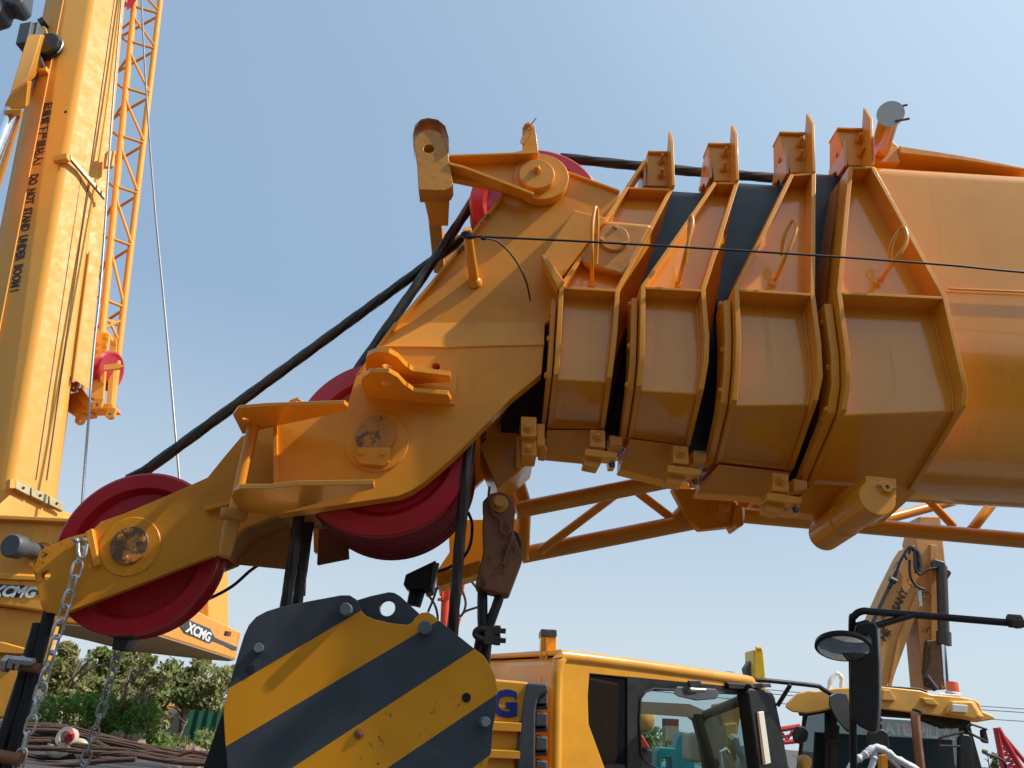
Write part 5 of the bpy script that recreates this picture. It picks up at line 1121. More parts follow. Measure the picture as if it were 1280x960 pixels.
wr2 = build('wrapped_horn', wrinkle([aY(1036, 866, 8.9), aY(1038, 852, 8.9), aY(1046, 842, 8.9), aY(1052, 848, 8.9), aY(1051, 864, 8.9)], .022), 'wrap', None, label='plastic-wrapped loop standing on the loader roof left of the tall mirror', cat='horn', loc=tuple(aY(1045, 864, 8.9)))

# ================================================================== EXCAVATOR ARMS
ex_ = thing('excavator', 'tall folded boom and arm of a rusty orange excavator rising behind the loader', 'excavator', tuple(V((7.5, 13.5, 0))))
YE = 13.0
bp_ = [(1096, 860), (1104, 770), (1136, 688), (1142, 682), (1150, 700), (1149, 730), (1143, 760), (1112, 840), (1108, 862)]
build('boom', MB().plate(Ys([(1093, 830), (1099, 770), (1114, 735), (1135, 692), (1143, 680), (1147, 705), (1150, 755), (1143, 765), (1118, 830), (1108, 862), (1090, 880)], YE), (0, .55, 0)), 'excavator', ex_, bevel=.02)
build('boom_web', MB().plate(Ys([(1110, 862), (1122, 800), (1146, 740), (1150, 755), (1118, 845), (1114, 862)], YE - .04), (0, .05, 0)), 'excavator', ex_, bevel=.01)
build('stick', MB().plate(Ys([(1143, 675), (1150, 645), (1176, 645), (1180, 680), (1186, 740), (1184, 862), (1155, 862), (1146, 770), (1149, 700)], YE + .1), (0, .45, 0)), 'excavator', ex_, bevel=.03)
build('stick_side', MB().plate(Ys([(1163, 680), (1172, 682), (1173, 862), (1165, 862)], YE + .06), (0, .05, 0)), 'excavator', ex_, bevel=.01)
build('stick_worn', MB().plate(Ys([(1158, 800), (1180, 798), (1181, 840), (1178, 862), (1157, 858), (1154, 840)], YE + .04), (0, .08, 0)), 'excavator_dark', ex_, bevel=.03)
cyl = build('cylinder', MB().tube(Ys([(1177, 708), (1180, 805)], YE - .1), .085, 18), 'clamp_steel', ex_)
build('cylinder_rod', MB().tube(Ys([(1179, 800), (1183, 858)], YE - .1), .05, 14), 'chrome', ex_)
build('cylinder_collar', MB().tube(Ys([(1179.5, 790), (1180, 806)], YE - .1), .11, 16), 'clamp_steel', ex_)
build('knuckle', MB().hexa(Ys([(1163, 702), (1168, 698), (1181, 702), (1183, 710), (1170, 712), (1164, 712)], YE - .15), Ys([(1163, 702), (1168, 698), (1181, 702), (1183, 710), (1170, 712), (1164, 712)], YE + .2)), 'black', ex_, bevel=.03)
build('link_rod', MB().tube(Ys([(1157, 845), (1170, 862)], YE - .1), .05, 10), 'clamp_steel', ex_)
for P4 in ([(1134, 700), (1131, 692), (1138, 683), (1143, 690), (1144, 710), (1150, 718), (1160, 712), (1170, 710)], [(1136, 692), (1140, 684), (1148, 692), (1149, 705)], [(1137, 700), (1138, 720), (1145, 732), (1156, 737)], [(1133, 688), (1124, 705), (1119, 722), (1112, 735)], [(1183, 713), (1187, 716), (1183, 723)]):
    build('hose', MB().tube(curve(Ys(P4, YE - .15), 4), .022, 8), 'black_rubber', ex_)
build('hose_bundle', MB().tube(curve(Ys([(1141, 685), (1147, 692), (1149, 703), (1147, 716)], YE - .1), 4), .05, 8), 'black_rubber', ex_)
build('boom_pipe', MB().tube(curve(Ys([(1121, 714), (1111, 735), (1094, 772), (1091, 780)], YE - .1), 3), .032, 8), 'clamp_steel', ex_)
build('pipe_clip', MB().tube(Ys([(1112, 723), (1120, 727)], YE - .15), .05, 8), 'clamp_steel', ex_)
build('decal', MB().plate(Ys([(1147, 739), (1152, 738), (1153, 757), (1149, 758)], YE - .02), (0, .1, 0)), 'text_white', ex_)
P = aY(1123, 765, YE - .015); Q = aY(1142, 725, YE - .015)
text('SANY', P, Q - P, V((-1, 0, .4)), .165, 'text_brown', parent=ex_, off=.02, sx=.96, ext=.005)
P = aY(1107, 802, YE - .015); text('HE', P, Q - aY(1123, 765, YE - .015), V((-1, 0, .4)), .165, 'text_brown', parent=ex_, off=.02, ext=.005)
build('undercarriage', MB().box((7.6, 13.6, .7), (1.4, 0, 0), (0, 1.6, 0), (0, 0, .7)), 'excavator_dark', ex_, bevel=.1)
# yellow crane head just over the cab roof
yb = thing('yellow_boom', 'small bright yellow boom head poking up behind the orange cab roof', 'boom', tuple(V((4.6, 17, 0))))
build('box_head', MB().plate(Ys([(942, 812), (954, 811), (957, 843), (958, 880), (945, 880), (943, 850)], 16.5), (0, .6, 0)), 'bright_yellow', yb, bevel=.03)
build('side_plate', MB().plate(Ys([(932, 835), (941, 822), (945, 830), (944, 850), (936, 850)], 16.7), (0, .3, 0)), 'grey_plastic', yb, bevel=.02)
build('head_pin', MB().tube(Ys([(945, 811), (951, 811)], 16.4), .05, 10), 'bright_yellow', yb)
# orange red drill mast behind the hook block
rm_ = thing('drill_mast', 'orange-red hydraulic mast rising behind the hook block between black hoses', 'mast', tuple(V((-1.2, 9.5, 0))))
YD = 9.5
build('mast_tube', MB().tube(Ys([(557, 750), (554, 830)], YD), .052, 20), 'sprayed_red', rm_)
build('mast_head', MB().plate(Ys([(551, 722), (565, 722), (564, 748), (552, 748)], YD), (0, .12, 0)), 'sprayed_red', rm_, bevel=.02)
build('mast_bar', MB().tube(Ys([(554, 724), (553, 748)], YD - .06), .02, 8), 'sprayed_red', rm_)
build('mast_bar', MB().tube(Ys([(562, 724), (561, 748)], YD - .06), .02, 8), 'sprayed_red', rm_)
build('mast_stud', MB().tube(Ys([(547, 749), (553, 750)], YD - .05), .018, 8), 'sprayed_red', rm_)
build('mast_ring', MB().tube(Ys([(552, 725), (549, 733), (551, 745)], YD), .012, 8), 'sprayed_red', rm_)
for P4 in ([(533, 745), (542, 737), (551, 735)], [(534, 742), (543, 755), (547, 770), (546, 785)], [(550, 722), (543, 745), (535, 765)], [(577, 735), (582, 752), (580, 764), (576, 770)], [(572, 767), (576, 770), (582, 764), (600, 758)], [(583, 720), (592, 730), (600, 741)]):
    build('hydraulic_hose', MB().tube(curve(Ys(P4, YD), 4), .014, 8), 'black_rubber', rm_)
build('hydraulic_hose', MB().tube(curve(Ys([(580, 724), (578, 740), (574, 745)], YD), 4), .014, 8), 'sprayed_red', rm_)
build('hydraulic_hose', MB().tube(curve(Ys([(576, 770), (572, 785), (569, 792)], YD), 4), .010, 8), 'sprayed_red', rm_)
build('mast_base', MB().tube([aY(554, 828, YD), V((aY(554, 828, YD).x, YD, 0))], .09, 16), 'sprayed_red', rm_)
# red lattice jib at the far right edge
rl_ = thing('red_crane_jib', 'red lattice jib leaning down at the far right edge', 'crane jib', tuple(V((12, 20, 0))))
def rt(a, b, r=.045): build('chord' if r > .04 else 'brace', MB().tube([aY(*a, 20), aY(*b, 20)], r, 8), 'bright_red', rl_)
rt((1245, 910), (1262, 1000), .07); rt((1247, 910), (1290, 985), .07); rt((1256, 922), (1300, 975), .05)
for i in range(8):
    t = i / 8; rt((1246 + 12 * t, 914 + 60 * t), (1250 + 34 * t, 918 + 52 * t), .03); rt((1250 + 34 * t, 918 + 52 * t), (1248 + 12 * (t + .12), 914 + 60 * (t + .12)), .03)
rj = thing('red_crane_jib', 'short stretch of red lattice seen between the cab mirror and loader', 'crane jib', tuple(V((6.5, 20, 0))))
for a, b, r_ in (((975, 912), (1000, 908), .06), ((977, 922), (1000, 916), .03), ((980, 928), (1000, 926), .05), ((978, 916), (984, 926), .025), ((984, 926), (990, 914), .025), ((990, 914), (996, 926), .025)):
    build('chord' if r_ > .04 else 'brace', MB().tube([aY(*a, 20), aY(*b, 20)], r_, 8), 'bright_red', rj)
# machines seen through the cab windows
te = thing('teal_excavator', 'teal excavator seen through the windows of the orange cab', 'excavator', tuple(V((3.6, 17, 0))))
build('arm', MB().plate(Ys([(822, 938), (826, 934), (845, 935), (848, 922), (856, 914), (866, 928), (870, 944), (868, 990), (842, 990), (838, 948), (828, 948), (826, 990), (820, 990)], 16), (0, .5, 0)), 'teal', te, bevel=.03)
build('body', MB().plate(Ys([(800, 960), (880, 958), (884, 1040), (800, 1040)], 16.4), (0, 2, 0)), 'teal', te, bevel=.08)
rb_ = thing('red_excavator', 'bright red bucket and grey body seen low in the left corner of the cab window', 'excavator', tuple(V((2.9, 15, 0))))
build('bucket', MB().plate(Ys([(797, 915), (804, 920), (814, 936), (797, 936)], 15), (0, .5, 0)), 'sprayed_red', rb_, bevel=.03)
build('body', MB().plate(Ys([(790, 936), (816, 937), (816, 990), (790, 990)], 15.1), (0, .8, 0)), 'grey_plastic', rb_, bevel=.03)
ym = thing('yellow_excavator', 'dusty yellow excavator arm with gold hoses seen through the cab windscreen', 'excavator', tuple(V((5.0, 15, 0))))
build('arm', MB().plate(Ys([(898, 880), (932, 872), (933, 888), (925, 900), (918, 945), (916, 990), (908, 990), (905, 915), (900, 900)], 14), (0, .5, 0)), 'excavator', ym, bevel=.03)
build('boom', MB().plate(Ys([(905, 905), (922, 903), (921, 950), (912, 965), (905, 945)], 13.9), (0, .3, 0)), 'loader_yellow', ym, bevel=.03)
build('hose', MB().tube(curve(Ys([(912, 925), (918, 922), (922, 935), (930, 950), (928, 962), (918, 968)], 13.8), 4), .06, 8), 'pale_beige', ym)
build('lamp_head', MB().lathe(aY(805, 900, 13), NY, [(.14, -.1), (.17, 0), (.14, .1), (.05, .14)], 18), 'loader_yellow', ym)
bm_ = thing('beige_excavator', 'pale beige excavator upper body seen through the narrow far window of the cab', 'excavator', tuple(V((4.3, 15, 0))))
build('body', MB().plate(Ys([(862, 915), (876, 916), (878, 955), (862, 952)], 14.5), (0, .6, 0)), 'pale_beige', bm_, bevel=.06)
ch_ = thing('chimney_building', 'distant tower in terracotta and sand bands seen through the cab window', 'building', tuple(V((11, 60, 0))))
for y0_, y1_, mt in ((898, 907, 'terracotta'), (907, 926, 'sand_render'), (926, 935, 'terracotta')):
    build('storey_band', MB().plate(Ys([(832, y0_), (848.5, y0_ + 1), (848.5, y1_ + 1), (832, y1_)], 60), (0, 1.2, 0)), mt, ch_)
build('tower_base', MB().plate(Ys([(832, 935), (848.5, 936), (848.5, 960), (832, 960)], 60), (0, 1.2, 0)), 'sand_render', ch_)
# ================================================================== CARRIER AND DECK BELOW THE BOOM
cr = thing('crane_carrier', 'orange carrier truck with a dark deck beneath the near boom', 'truck', (3.5, 3.1, 0))
build('deck', MB().box((4.2, 3.1, 1.12), (5.2, 0, 0), (0, 1.30, 0), (0, 0, .06)), 'deck', cr, bevel=.02)
build('chassis', MB().box((4.2, 3.1, .80), (5.1, 0, 0), (0, .8, 0), (0, 0, .25)), 'orange', cr, bevel=.02)
build('cab', MB().box((8.6, 3.0, 1.9), (.8, 0, 0), (0, .5, 0), (0, 0, .7)), 'orange', cr, bevel=.06)
for x in (.6, 2.0, 5.2, 6.6):
    for y in (2.05, 4.15):
        wl = build('wheel', MB().lathe((x, y, .55), (0, 1, 0), [(.3, -.14), (.50, -.17), (.55, -.12), (.55, .12), (.50, .17), (.3, .14)], 36), 'black_rubber', cr)
        build('rim', MB().lathe((x, y, .55), (0, 1, 0), [(.05, -.17), (.30, -.13), (.30, .13), (.05, .17)], 24), 'orange', wl)
fd = thing('flatbed_trailer', 'dark steel flatbed at the lower left carrying heavy rusty slings', 'trailer', (-5.0, 5.6, 0))
xr = aZ(262, 952, 1.24).x
build('bed', MB().box(((xr - 11) / 2, 5.3, 1.17), ((xr + 11) / 2, 0, 0), (0, 1.45, 0), (0, 0, .07)), 'deck', fd, bevel=.015)
build('bed_edge', MB().box(((xr - 11) / 2, 6.72, 1.27), ((xr + 11) / 2, 0, 0), (0, .035, 0), (0, 0, .03)), 'deck', fd, bevel=.01)
build('chassis', MB().box(((xr - 11) / 2, 5.3, .9), ((xr + 10) / 2, 0, 0), (0, .5, 0), (0, 0, .2)), 'orange', fd, bevel=.01)
for x in (-8.5, -7.1, -3.2):
    for y in (4.2, 6.4): build('wheel', MB().lathe((x, y, .5), (0, 1, 0), [(.06, -.14), (.3, -.12), (.46, -.15), (.5, -.11), (.5, .11), (.46, .15), (.3, .12), (.06, .14)], 32), 'black_rubber', fd)
# slings lying on the bed
Zs = 1.24
def bedpt(x, Y, z=.045): return V((x, Y, Zs + z))
def sl_(label, pts, r, p=.16): rope(label, curve([aY(q[0], q[1] + 5, q[2]) for q in pts], 8), r * .42, 'rope_rusty', 6, .10, name='wire_sling', group=None, cat='sling', amp=.55)
sl_('upper rusty wire sling running across the whole bed, behind the shackle', [(-30, 900, 6.2), (30, 904, 6.2), (80, 905, 6.2), (125, 915, 6.2), (165, 925, 6.2), (215, 934, 6.2), (262, 938, 6.2)], .040)
sl_('second rusty wire sling lying just under the upper one', [(-30, 908, 6.1), (40, 912, 6.1), (90, 913, 6.1), (130, 922, 6.1), (170, 931, 6.1), (215, 942, 6.1), (268, 948, 6.1)], .040)
sl_('lower front rusty wire sling with a cut end near the hanging dull chain', [(-30, 955, 5.5), (20, 950, 5.5), (60, 952, 5.5), (100, 950, 5.5), (130, 946, 5.5), (170, 944, 5.5)], .034)
sl_('rusty wire sling looped beside the shackle in the middle of the bed', [(-20, 935, 5.8), (30, 938, 5.8), (60, 942, 5.8), (110, 940, 5.8), (140, 945, 5.8), (172, 940, 5.8)], .034)
sl_('thin rusty wire sling crossing over to the right end of the bed', [(110, 918, 6.0), (150, 934, 6.0), (200, 935, 6.0), (240, 945, 6.0), (258, 950, 6.0)], .026)
sl_('back rusty wire sling partly hidden behind the others', [(-20, 916, 6.4), (30, 918, 6.4), (70, 920, 6.4), (120, 926, 6.4), (180, 932, 6.4), (255, 942, 6.4)], .036)
sl_('short rusty sling piece curled at the right end of the bed', [(222, 940, 5.9), (240, 935, 5.9), (262, 940, 5.9), (258, 950, 5.9), (230, 950, 5.9)], .026)
k_ = 0
for (lab, dy, dY, r_) in (('rusty sling strand along the top of the coil at the back of the bed', -9, .15, .036), ('rusty sling strand between the two upper slings', -2, -.05, .036), ('rusty sling strand just above the front slings', 12, -.35, .036), ('rusty sling strand along the front of the coil left of the shackle', 20, -.5, .034)):
    sl_(lab, [(-30, 906 + dy, 6.1 + dY), (30, 910 + dy, 6.1 + dY), (70, 911 + dy, 6.1 + dY), (118, 920 + dy * .8, 6.1 + dY), (165, 929 + dy * .5, 6.1 + dY), (215, 939 + dy * .4, 6.1 + dY), (258, 944 + dy * .3, 6.1 + dY)], r_)
bigs = thing('bow_shackle', 'big worn cream bow shackle with red pin lying among the slings', 'shackle', tuple(aY(84, 936, 5.8)))
build('bow', MB().tube(curve([aY(x, y, Y) for x, y, Y in ((66, 930, 5.75), (64, 938, 5.75), (72, 941, 5.75), (84, 937, 5.75), (90, 930, 5.8), (102, 930, 5.8), (104, 938, 5.8), (96, 943, 5.8))], 5), .032, 14), 'pale_beige', bigs)
build('eye', MB().lathe(aY(84, 922, 5.75), V((-.2, -1, .2)), [(.035, -.03), (.062, -.03), (.062, .03), (.035, .03)], 24, closed=True), 'pale_beige', bigs)
build('pin', MB().lathe(aY(86, 922, 5.7), V((.6, -1, .5)), [(.03, -.02), (.034, .02), (.012, .09)], 12), 'bright_red', bigs)
# ================================================================== BACKGROUND LEFT
def leaves(mb, c, rad, n, size, flat=.8, rng=random):
    for _ in range(n):
        while True:
            d = V((rng.uniform(-1, 1), rng.uniform(-1, 1), rng.uniform(-1, 1)))
            if .08 < d.length < 1: break
        p = c + V((d.x * rad, d.y * rad, d.z * rad * flat))
        a = V((rng.uniform(-1, 1), rng.uniform(-1, 1), rng.uniform(-1, 1))).normalized(); b = a.orthogonal().normalized()
        s1 = size * rng.uniform(.6, 1.3); s2 = s1 * rng.uniform(.35, .6)
        mb.add([p - a * s1, p + b * s2, p + a * s1, p - b * s2], [(0, 1, 2, 3)])
def tree(label, px, py_base, py_top, Y, spread, leaf, n=2600, seed=1, stems=2, low=.3, name='leafy_tree', size=.085, sparse=1.0):
    rng = random.Random(seed); base = aY(px, py_base, Y); base.z = 0; top = aY(px, py_top, Y).z; H = top
    t = thing(name, label, 'tree', tuple(base), 'trees along the far wall')
    mb = MB(); tips = []
    for s_ in range(stems):
        a = rng.uniform(0, 6.28); lean = rng.uniform(.1, .35) * spread
        P = [base, base + V((math.cos(a) * lean * .3, 0, H * .25)), base + V((math.cos(a) * lean, math.sin(a) * lean, H * .55)), base + V((math.cos(a) * lean * 1.3, math.sin(a) * lean, H * .85))]
        q = curve(P, 5); mb.tube(q, [.075 * (1 - .75 * i / len(q)) for i in range(len(q))], 8); tips.append(P)
        for k in range(5):
            st_ = q[rng.randint(4, len(q) - 3)]; an = rng.uniform(0, 6.28); L = rng.uniform(.4, .9) * spread
            e = st_ + V((math.cos(an) * L, math.sin(an) * L, L * rng.uniform(.3, .9))); mb.tube([st_, st_.lerp(e, .5) + V((0, 0, .06)), e], [.03, .02, .008], 6); tips.append([e])
    build('trunk', mb, 'bark', t)
    lm = MB(); cl = []
    for k in range(int(13 * sparse)):
        an = rng.uniform(0, 6.28); rr_ = spread * rng.uniform(0, .85); z = H * (low + (1 - low) * rng.random() ** .9 * .93)
        w_ = 1 - .55 * max(0, (z / H - .6) / .4)
        cl.append((base + V((math.cos(an) * rr_ * w_, math.sin(an) * rr_ * w_, z)), spread * rng.uniform(.13, .32)))
    for c, r_ in cl: leaves(lm, c, r_, int(n * .75) // len(cl), size, .8, rng)
    build('crown', lm, leaf, t, smooth=False)
tree('pale forked tree at the far left, seen between the dark ropes and bright chain', 50, 925, 800, 22, 1.3, 'leaf_pale', seed=2, low=.55, stems=3)
tree('thin tree behind the dull chain with a light sparse crown', 112, 925, 806, 23, 1.1, 'leaf', seed=3, low=.5, sparse=.8)
tree('tall tree right of the dull chain in the far row', 160, 925, 812, 22, 1.2, 'leaf_pale', seed=4, low=.35)
tree('tree with a pale slanting trunk before the plaster wall', 190, 920, 830, 23, 1.2, 'leaf', seed=5, low=.55, stems=1)
tree('yellowish tree left of the green sheet fence', 222, 922, 818, 24, 1.2, 'leaf_pale', seed=6, low=.55, sparse=.8, n=1900)
tree('tree just in front of the green sheet fence beside the hook block', 256, 925, 822, 23, 1.25, 'leaf_pale', seed=7, low=.45, stems=2)
tree('pale bushy tree half hidden behind the hook block', 284, 925, 830, 25, 1.2, 'leaf_pale', seed=8, low=.4)
tree('leafy tree peeking above the others behind the counterweight', 135, 920, 800, 27, 1.4, 'leaf_pale', seed=9, low=.5)
tree('dense tree behind the forked tree at the far left', 84, 920, 818, 26, 1.5, 'leaf', seed=10, low=.3, n=2400)
def shrub(label, px, py, Y, r_, h, leaf, n, seed):
    rng = random.Random(seed); b = aY(px, py, Y); b.z = 0; t = thing('shrub', label, 'shrub', tuple(b), 'shrubs under the trees')
    mb = MB(); 
    for k in range(5): mb.tube([b, b + V((rng.uniform(-.5, .5) * r_, rng.uniform(-.3, .3), h * .8))], .015, 6)
    build('stem', mb, 'bark', t); lm = MB()
    for k in range(9): leaves(lm, b + V((rng.uniform(-.6, .6) * r_, rng.uniform(-.4, .4) * r_, h * rng.uniform(.15, .9))), r_ * .42, int(n * .5) // 9, .075, .8, rng)
    build('foliage', lm, leaf, t, smooth=False)
shrub('bright green shrub left of the dull chain under the forked tree', 88, 920, 21, 1.0, 1.5, 'leaf_bright', 2200, 21)
shrub('bright green shrub behind the dull chain', 118, 920, 22, .9, 1.2, 'leaf_pale', 2000, 22)
shrub('low green shrub at the foot of the tall tree', 170, 920, 21, .8, 1.4, 'leaf_bright', 1600, 23)
shrub('small shrub in front of the plaster wall', 200, 920, 22, .5, .9, 'leaf', 900, 24)
shrub('shrub against the green sheet fence', 246, 925, 21.5, .9, 1.0, 'leaf', 1400, 25)
shrub('broad shrub behind the dirt heap in the middle of the tree row', 145, 920, 23, 1.3, 2.2, 'leaf_pale', 2400, 26)
# dirt heaps
def heap(label, x0, x1, Y, h, seed):
    rng = random.Random(seed); a = aY(x0, 920, Y).x; b = aY(x1, 920, Y).x; nx, ny = 70, 24; vs = []; fs = []
    for j in range(ny):
        for i in range(nx):
            u, v = i / (nx - 1), j / (ny - 1); e = math.sin(math.pi * u) ** .8 * math.sin(math.pi * v) ** .7
            z = h * e * (.8 + .10 * math.sin(u * 9 + seed) + .07 * math.sin(u * 31 + v * 9) + .16 * rng.random())
            vs.append(V((a + (b - a) * u + rng.uniform(-.04, .04), Y - .9 + 1.8 * v + rng.uniform(-.04, .04), max(-.02, z))))
    for j in range(ny - 1):
        for i in range(nx - 1): k = j * nx + i; fs.append((k, k + 1, k + nx + 1, k + nx))
    build('dirt_heap', MB().add(vs, fs), 'dirt', None, kind='structure', ang=25)
paint('blocker_wall', (0.07, 0.055, 0.045), 0.8, dirt=.5, scale=.3)
paint('dirt', (0.27, 0.20, 0.14), 0.95, dirt=.8, dirtcol=(.22, .16, .11), scale=1.5, bump=1.0)
heap('d', 70, 215, 20.0, .92, 1); heap('d', 150, 330, 19.6, .72, 2); heap('d', -90, 130, 20.5, .6, 5)
# walls, fence, shed
build('boundary_wall', MB().plate([aY(150, 925, 25.0) * 1, aY(240, 925, 25.0), aY(240, 888, 25.0), aY(150, 880, 25.0)], (0, .2, 0)), 'wall_plaster', None, label='low stained plaster wall behind the trees left of the green fence', cat='wall', loc=tuple(aY(195, 925, 25)))
build('boundary_wall', MB().plate([aY(-40, 925, 24.0), aY(76, 925, 24.0), aY(76, 889, 24.0), aY(-40, 880, 24.0)], (0, .2, 0)), 'wall_plaster', None, label='pale plaster wall at the far left behind the forked tree', cat='wall', loc=tuple(aY(20, 925, 24)))
gf = MB(); A = aY(228, 930, 22.5); B = aY(420, 945, 22.5); B.z = A.z = 0; L = (B - A).length; k = int(L / .12)
tz = aY(250, 888, 22.5).z
vs = []
for i in range(k + 1):
    p = A.lerp(B, i / k) + V((0, .03 * (i % 2), 0)); vs += [p, V((p.x, p.y, tz)), V((p.x, p.y + .01, 0)), V((p.x, p.y + .01, tz))]
fs = []
for i in range(k): b = 4 * i; fs += [(b, b + 4, b + 5, b + 1), (b + 2, b + 3, b + 7, b + 6), (b + 1, b + 5, b + 7, b + 3)]
build('sheet_fence', gf.add(vs, fs), 'fence_green', None, label='green corrugated sheet fence behind the trees beside the hook block', cat='fence', loc=tuple(A), ang=20)
shd = thing('industrial_shed', 'long grey industrial shed roof far behind the trees at the left', 'building', tuple(V((-35, 60, 0))))
build('roof', MB().hexa([aY(60, 838, 55), aY(118, 829, 55), aY(118, 832, 55), aY(60, 842, 55)], [aY(60, 826, 62), aY(110, 822, 62), aY(110, 824, 62), aY(60, 829, 62)]), 'roof_grey', shd)
P5 = [aY(62, 841, 55.3), aY(117, 832, 55.3), aY(117, 900, 55.3), aY(62, 900, 55.3)]; build('wall', MB().plate(P5, (0, 8, 0)), 'concrete', shd)
for i, (x, y, w_, h_, Y) in enumerate(((146, 888, 16, 22, 28), (208, 888, 30, 14, 30))):
    m_ = thing('parked_machine', ('orange machine glimpsed between trunks behind the dull chain', 'orange machine glimpsed above the plaster wall')[i], 'machine', tuple(aY(x, y + 20, Y)))
    build('body', MB().plate(Ys([(x - w_ / 2, y - h_ / 2), (x + w_ / 3, y - h_ / 2 - 2), (x + w_ / 2, y + h_ / 2), (x - w_ / 2, y + h_ / 2 + 4)], Y), (0, 1, 0)), 'excavator', m_, bevel=.1)
    build('boom', MB().plate(Ys([(x + w_ / 4, y - h_ / 2), (x + w_ / 2 + 18, y - h_ / 2 - 3), (x + w_ / 2 + 18, y - h_ / 2 + 2), (x + w_ / 4, y - h_ / 2 + 5)], Y), (0, .4, 0)), 'excavator', m_, bevel=.05)
sa = thing('slanting_crane_arm', 'orange arm slanting up at the right end of the tree row', 'machine', tuple(aY(272, 900, 28)))
build('boom', MB().plate(Ys([(262, 880), (276, 850), (282, 852), (270, 884)], 28), (0, .5, 0)), 'excavator', sa, bevel=.05)
# far trees seen through the cab and at the right
tree('round dark tree seen through the cab window beside the red bucket', 812, 960, 911, 30, 1.5, 'leaf', seed=31, low=.2)
tree('pointed tree far away at the right behind the loader handrail', 1243, 960, 935, 45, .9, 'leaf', seed=32, low=.2)
tree('leafy tree low behind the loader cab glass', 1035, 975, 940, 20, 1.0, 'leaf_pale', seed=33, low=.1, sparse=.8)
# utility pole and wires
pole = build('utility_pole', MB().tube([V((aY(108, 900, 40).x, 40, 0)), aY(112, 812, 40)], [.12, .09], 10), 'concrete', None, label='slim pale utility pole far away between the trees at the left', cat='pole', loc=V((aY(108, 900, 40).x, 40, 0)))
for i, (xa, ya, xb, yb) in enumerate(((610, 828, 1300, 892), (610, 839, 1300, 903), (610, 823, 1300, 887.5))):
    a = aY(xa, ya, 45); b = aY(xb, yb, 40)
    build('power_line', MB().tube([a.lerp(b, t / 10) + V((0, 0, -.25 * math.sin(math.pi * t / 10))) for t in range(11)], .018, 6), 'grey_plastic', None, label=('middle power line crossing the sky low on the right', 'lowest power line crossing the sky on the right', 'topmost power line crossing the sky low on the right')[i], cat='cable', loc=a)

# unseen shed shape added behind the photographer to block low sky light and reflections
wh = thing('sky_blocker', 'long dark shed-shaped block added behind the photographer to shut out low sky', 'building', (0, -16, 0))
build('wall', MB().box((0, -16, 3.5), (60, 0, 0), (0, 4, 0), (0, 0, 3.5)), 'blocker_wall', wh)
build('roof', MB().hexa([V((-61, -11.6, 7.0)), V((61, -11.6, 7.0)), V((61, -20.4, 7.0)), V((-61, -20.4, 7.0))], [V((-61, -15.6, 7.9)), V((61, -15.6, 7.9)), V((61, -16.4, 7.9)), V((-61, -16.4, 7.9))]), 'roof_grey', wh)
for i in range(9): build('door', MB().box((-48 + 12 * i, -11.96, 2.4), (2.2, 0, 0), (0, .05, 0), (0, 0, 2.4)), 'fence_green', wh)
g = MB(); g.quad(V((-900, -300, 0)), V((900, -300, 0)), V((900, 1500, 0)), V((-900, 1500, 0)))
build('ground', g, 'concrete', kind='structure')
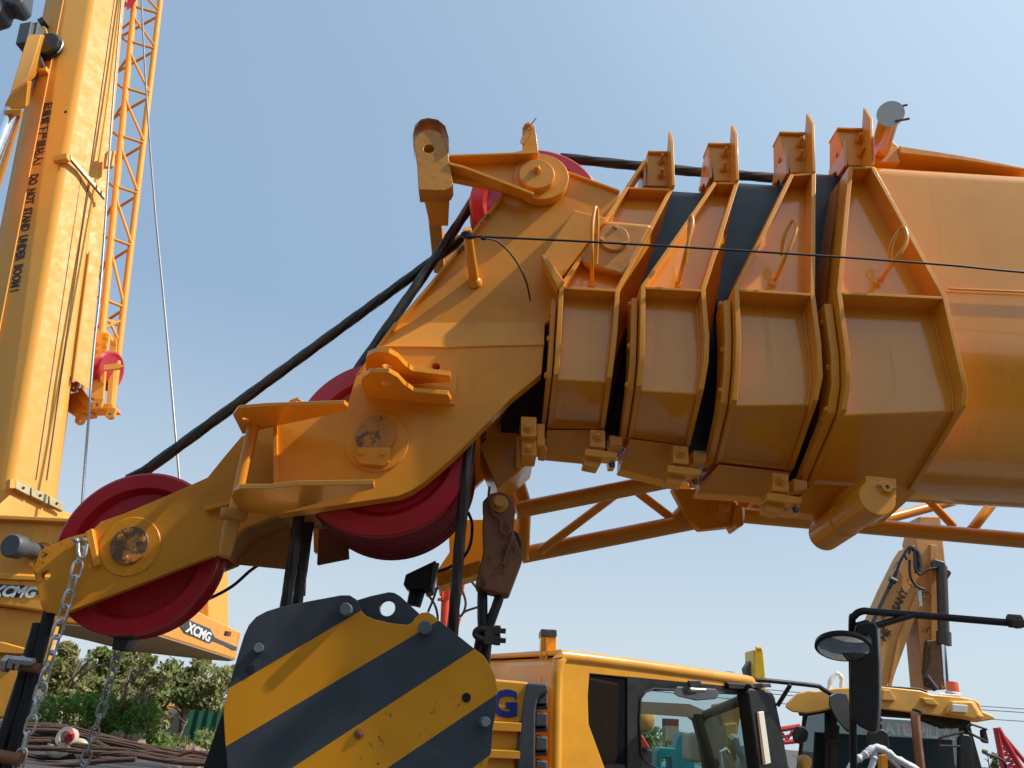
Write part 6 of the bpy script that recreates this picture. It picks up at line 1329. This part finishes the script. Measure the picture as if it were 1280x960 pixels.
# ================================================================== LIGHT
SUN_EL, SUN_B = R(50), R(-10.5)      # b measured from +X, positive towards +Y
s = V((math.cos(SUN_EL) * math.cos(SUN_B), math.cos(SUN_EL) * math.sin(SUN_B), math.sin(SUN_EL)))
sl = bpy.data.lights.new('sun', 'SUN'); sl.energy = 4.4; sl.angle = R(.8); sl.color = (1, .93, .82)
so = bpy.data.objects.new('sun', sl); COL.objects.link(so); so.rotation_mode = 'QUATERNION'; so.rotation_quaternion = s.to_track_quat('Z', 'Y')
w = bpy.data.worlds.new('World'); scene.world = w; w.use_nodes = True; nt = w.node_tree
bg = nt.nodes['Background']; sk = nt.nodes.new('ShaderNodeTexSky'); sk.sky_type = 'NISHITA'; sk.sun_disc = False
sk.sun_elevation = SUN_EL; sk.sun_rotation = math.atan2(s.x, s.y)
sk.air_density = 1.0; sk.dust_density = 1.2; sk.ozone_density = 1.2; sk.altitude = 20

# hazy air : whitens towards the horizon and towards the sun
def vm(op, a, b=None, sc=None):
    n = nt.nodes.new('ShaderNodeVectorMath'); n.operation = op
    for i, x in ((0, a), (1, b)):
        if x is None: continue
        if hasattr(x, 'is_linked'): nt.links.new(x, n.inputs[i])
        else: n.inputs[i].default_value = x
    if sc is not None:
        if hasattr(sc, 'is_linked'): nt.links.new(sc, n.inputs['Scale'])
        else: n.inputs['Scale'].default_value = sc
    return n
tcw = nt.nodes.new('ShaderNodeTexCoord'); nm = vm('NORMALIZE', tcw.outputs['Generated']).outputs[0]
sx = nt.nodes.new('ShaderNodeSeparateXYZ'); nt.links.new(nm, sx.inputs[0])
fz = ramp(nt, sx.outputs[2], [(0.0, (.95,) * 3), (.12, (.9,) * 3), (.4, (.85,) * 3), (.8, (.8,) * 3)]).outputs[0]
dt = vm('DOT_PRODUCT', nm, tuple(s)).outputs['Value']
gl = ramp(nt, dt, [(0.0, (.0,) * 3), (.3, (.10,) * 3), (.5, (.28,) * 3), (.8, (.9,) * 3), (.93, (1,) * 3)]).outputs[0]
HZ = tuple(x / .12 for x in (.29, .425, .60)); HS = tuple(x / .12 for x in (.62, .78, .92)); HB = tuple(x / .12 for x in (.54, .635, .71))
hz = ramp(nt, sx.outputs[2], [(.10, (0, 0, 0)), (.45, (1, 1, 1))]).outputs[0]
c1_ = mixc(nt, hz, HB, HZ); c2_ = mixc(nt, gl, c1_, HS)
out_ = mixc(nt, fz, sk.outputs[0], c2_)
nt.links.new(out_, bg.inputs[0]); bg.inputs[1].default_value = 0.12
vs = scene.view_settings; vs.view_transform = 'Standard'; vs.look = 'None'; vs.gamma = 1; vs.use_curve_mapping = False; vs.exposure = 0.2
scene.render.engine = 'CYCLES'; scene.cycles.use_denoising = True; scene.cycles.max_bounces = 8
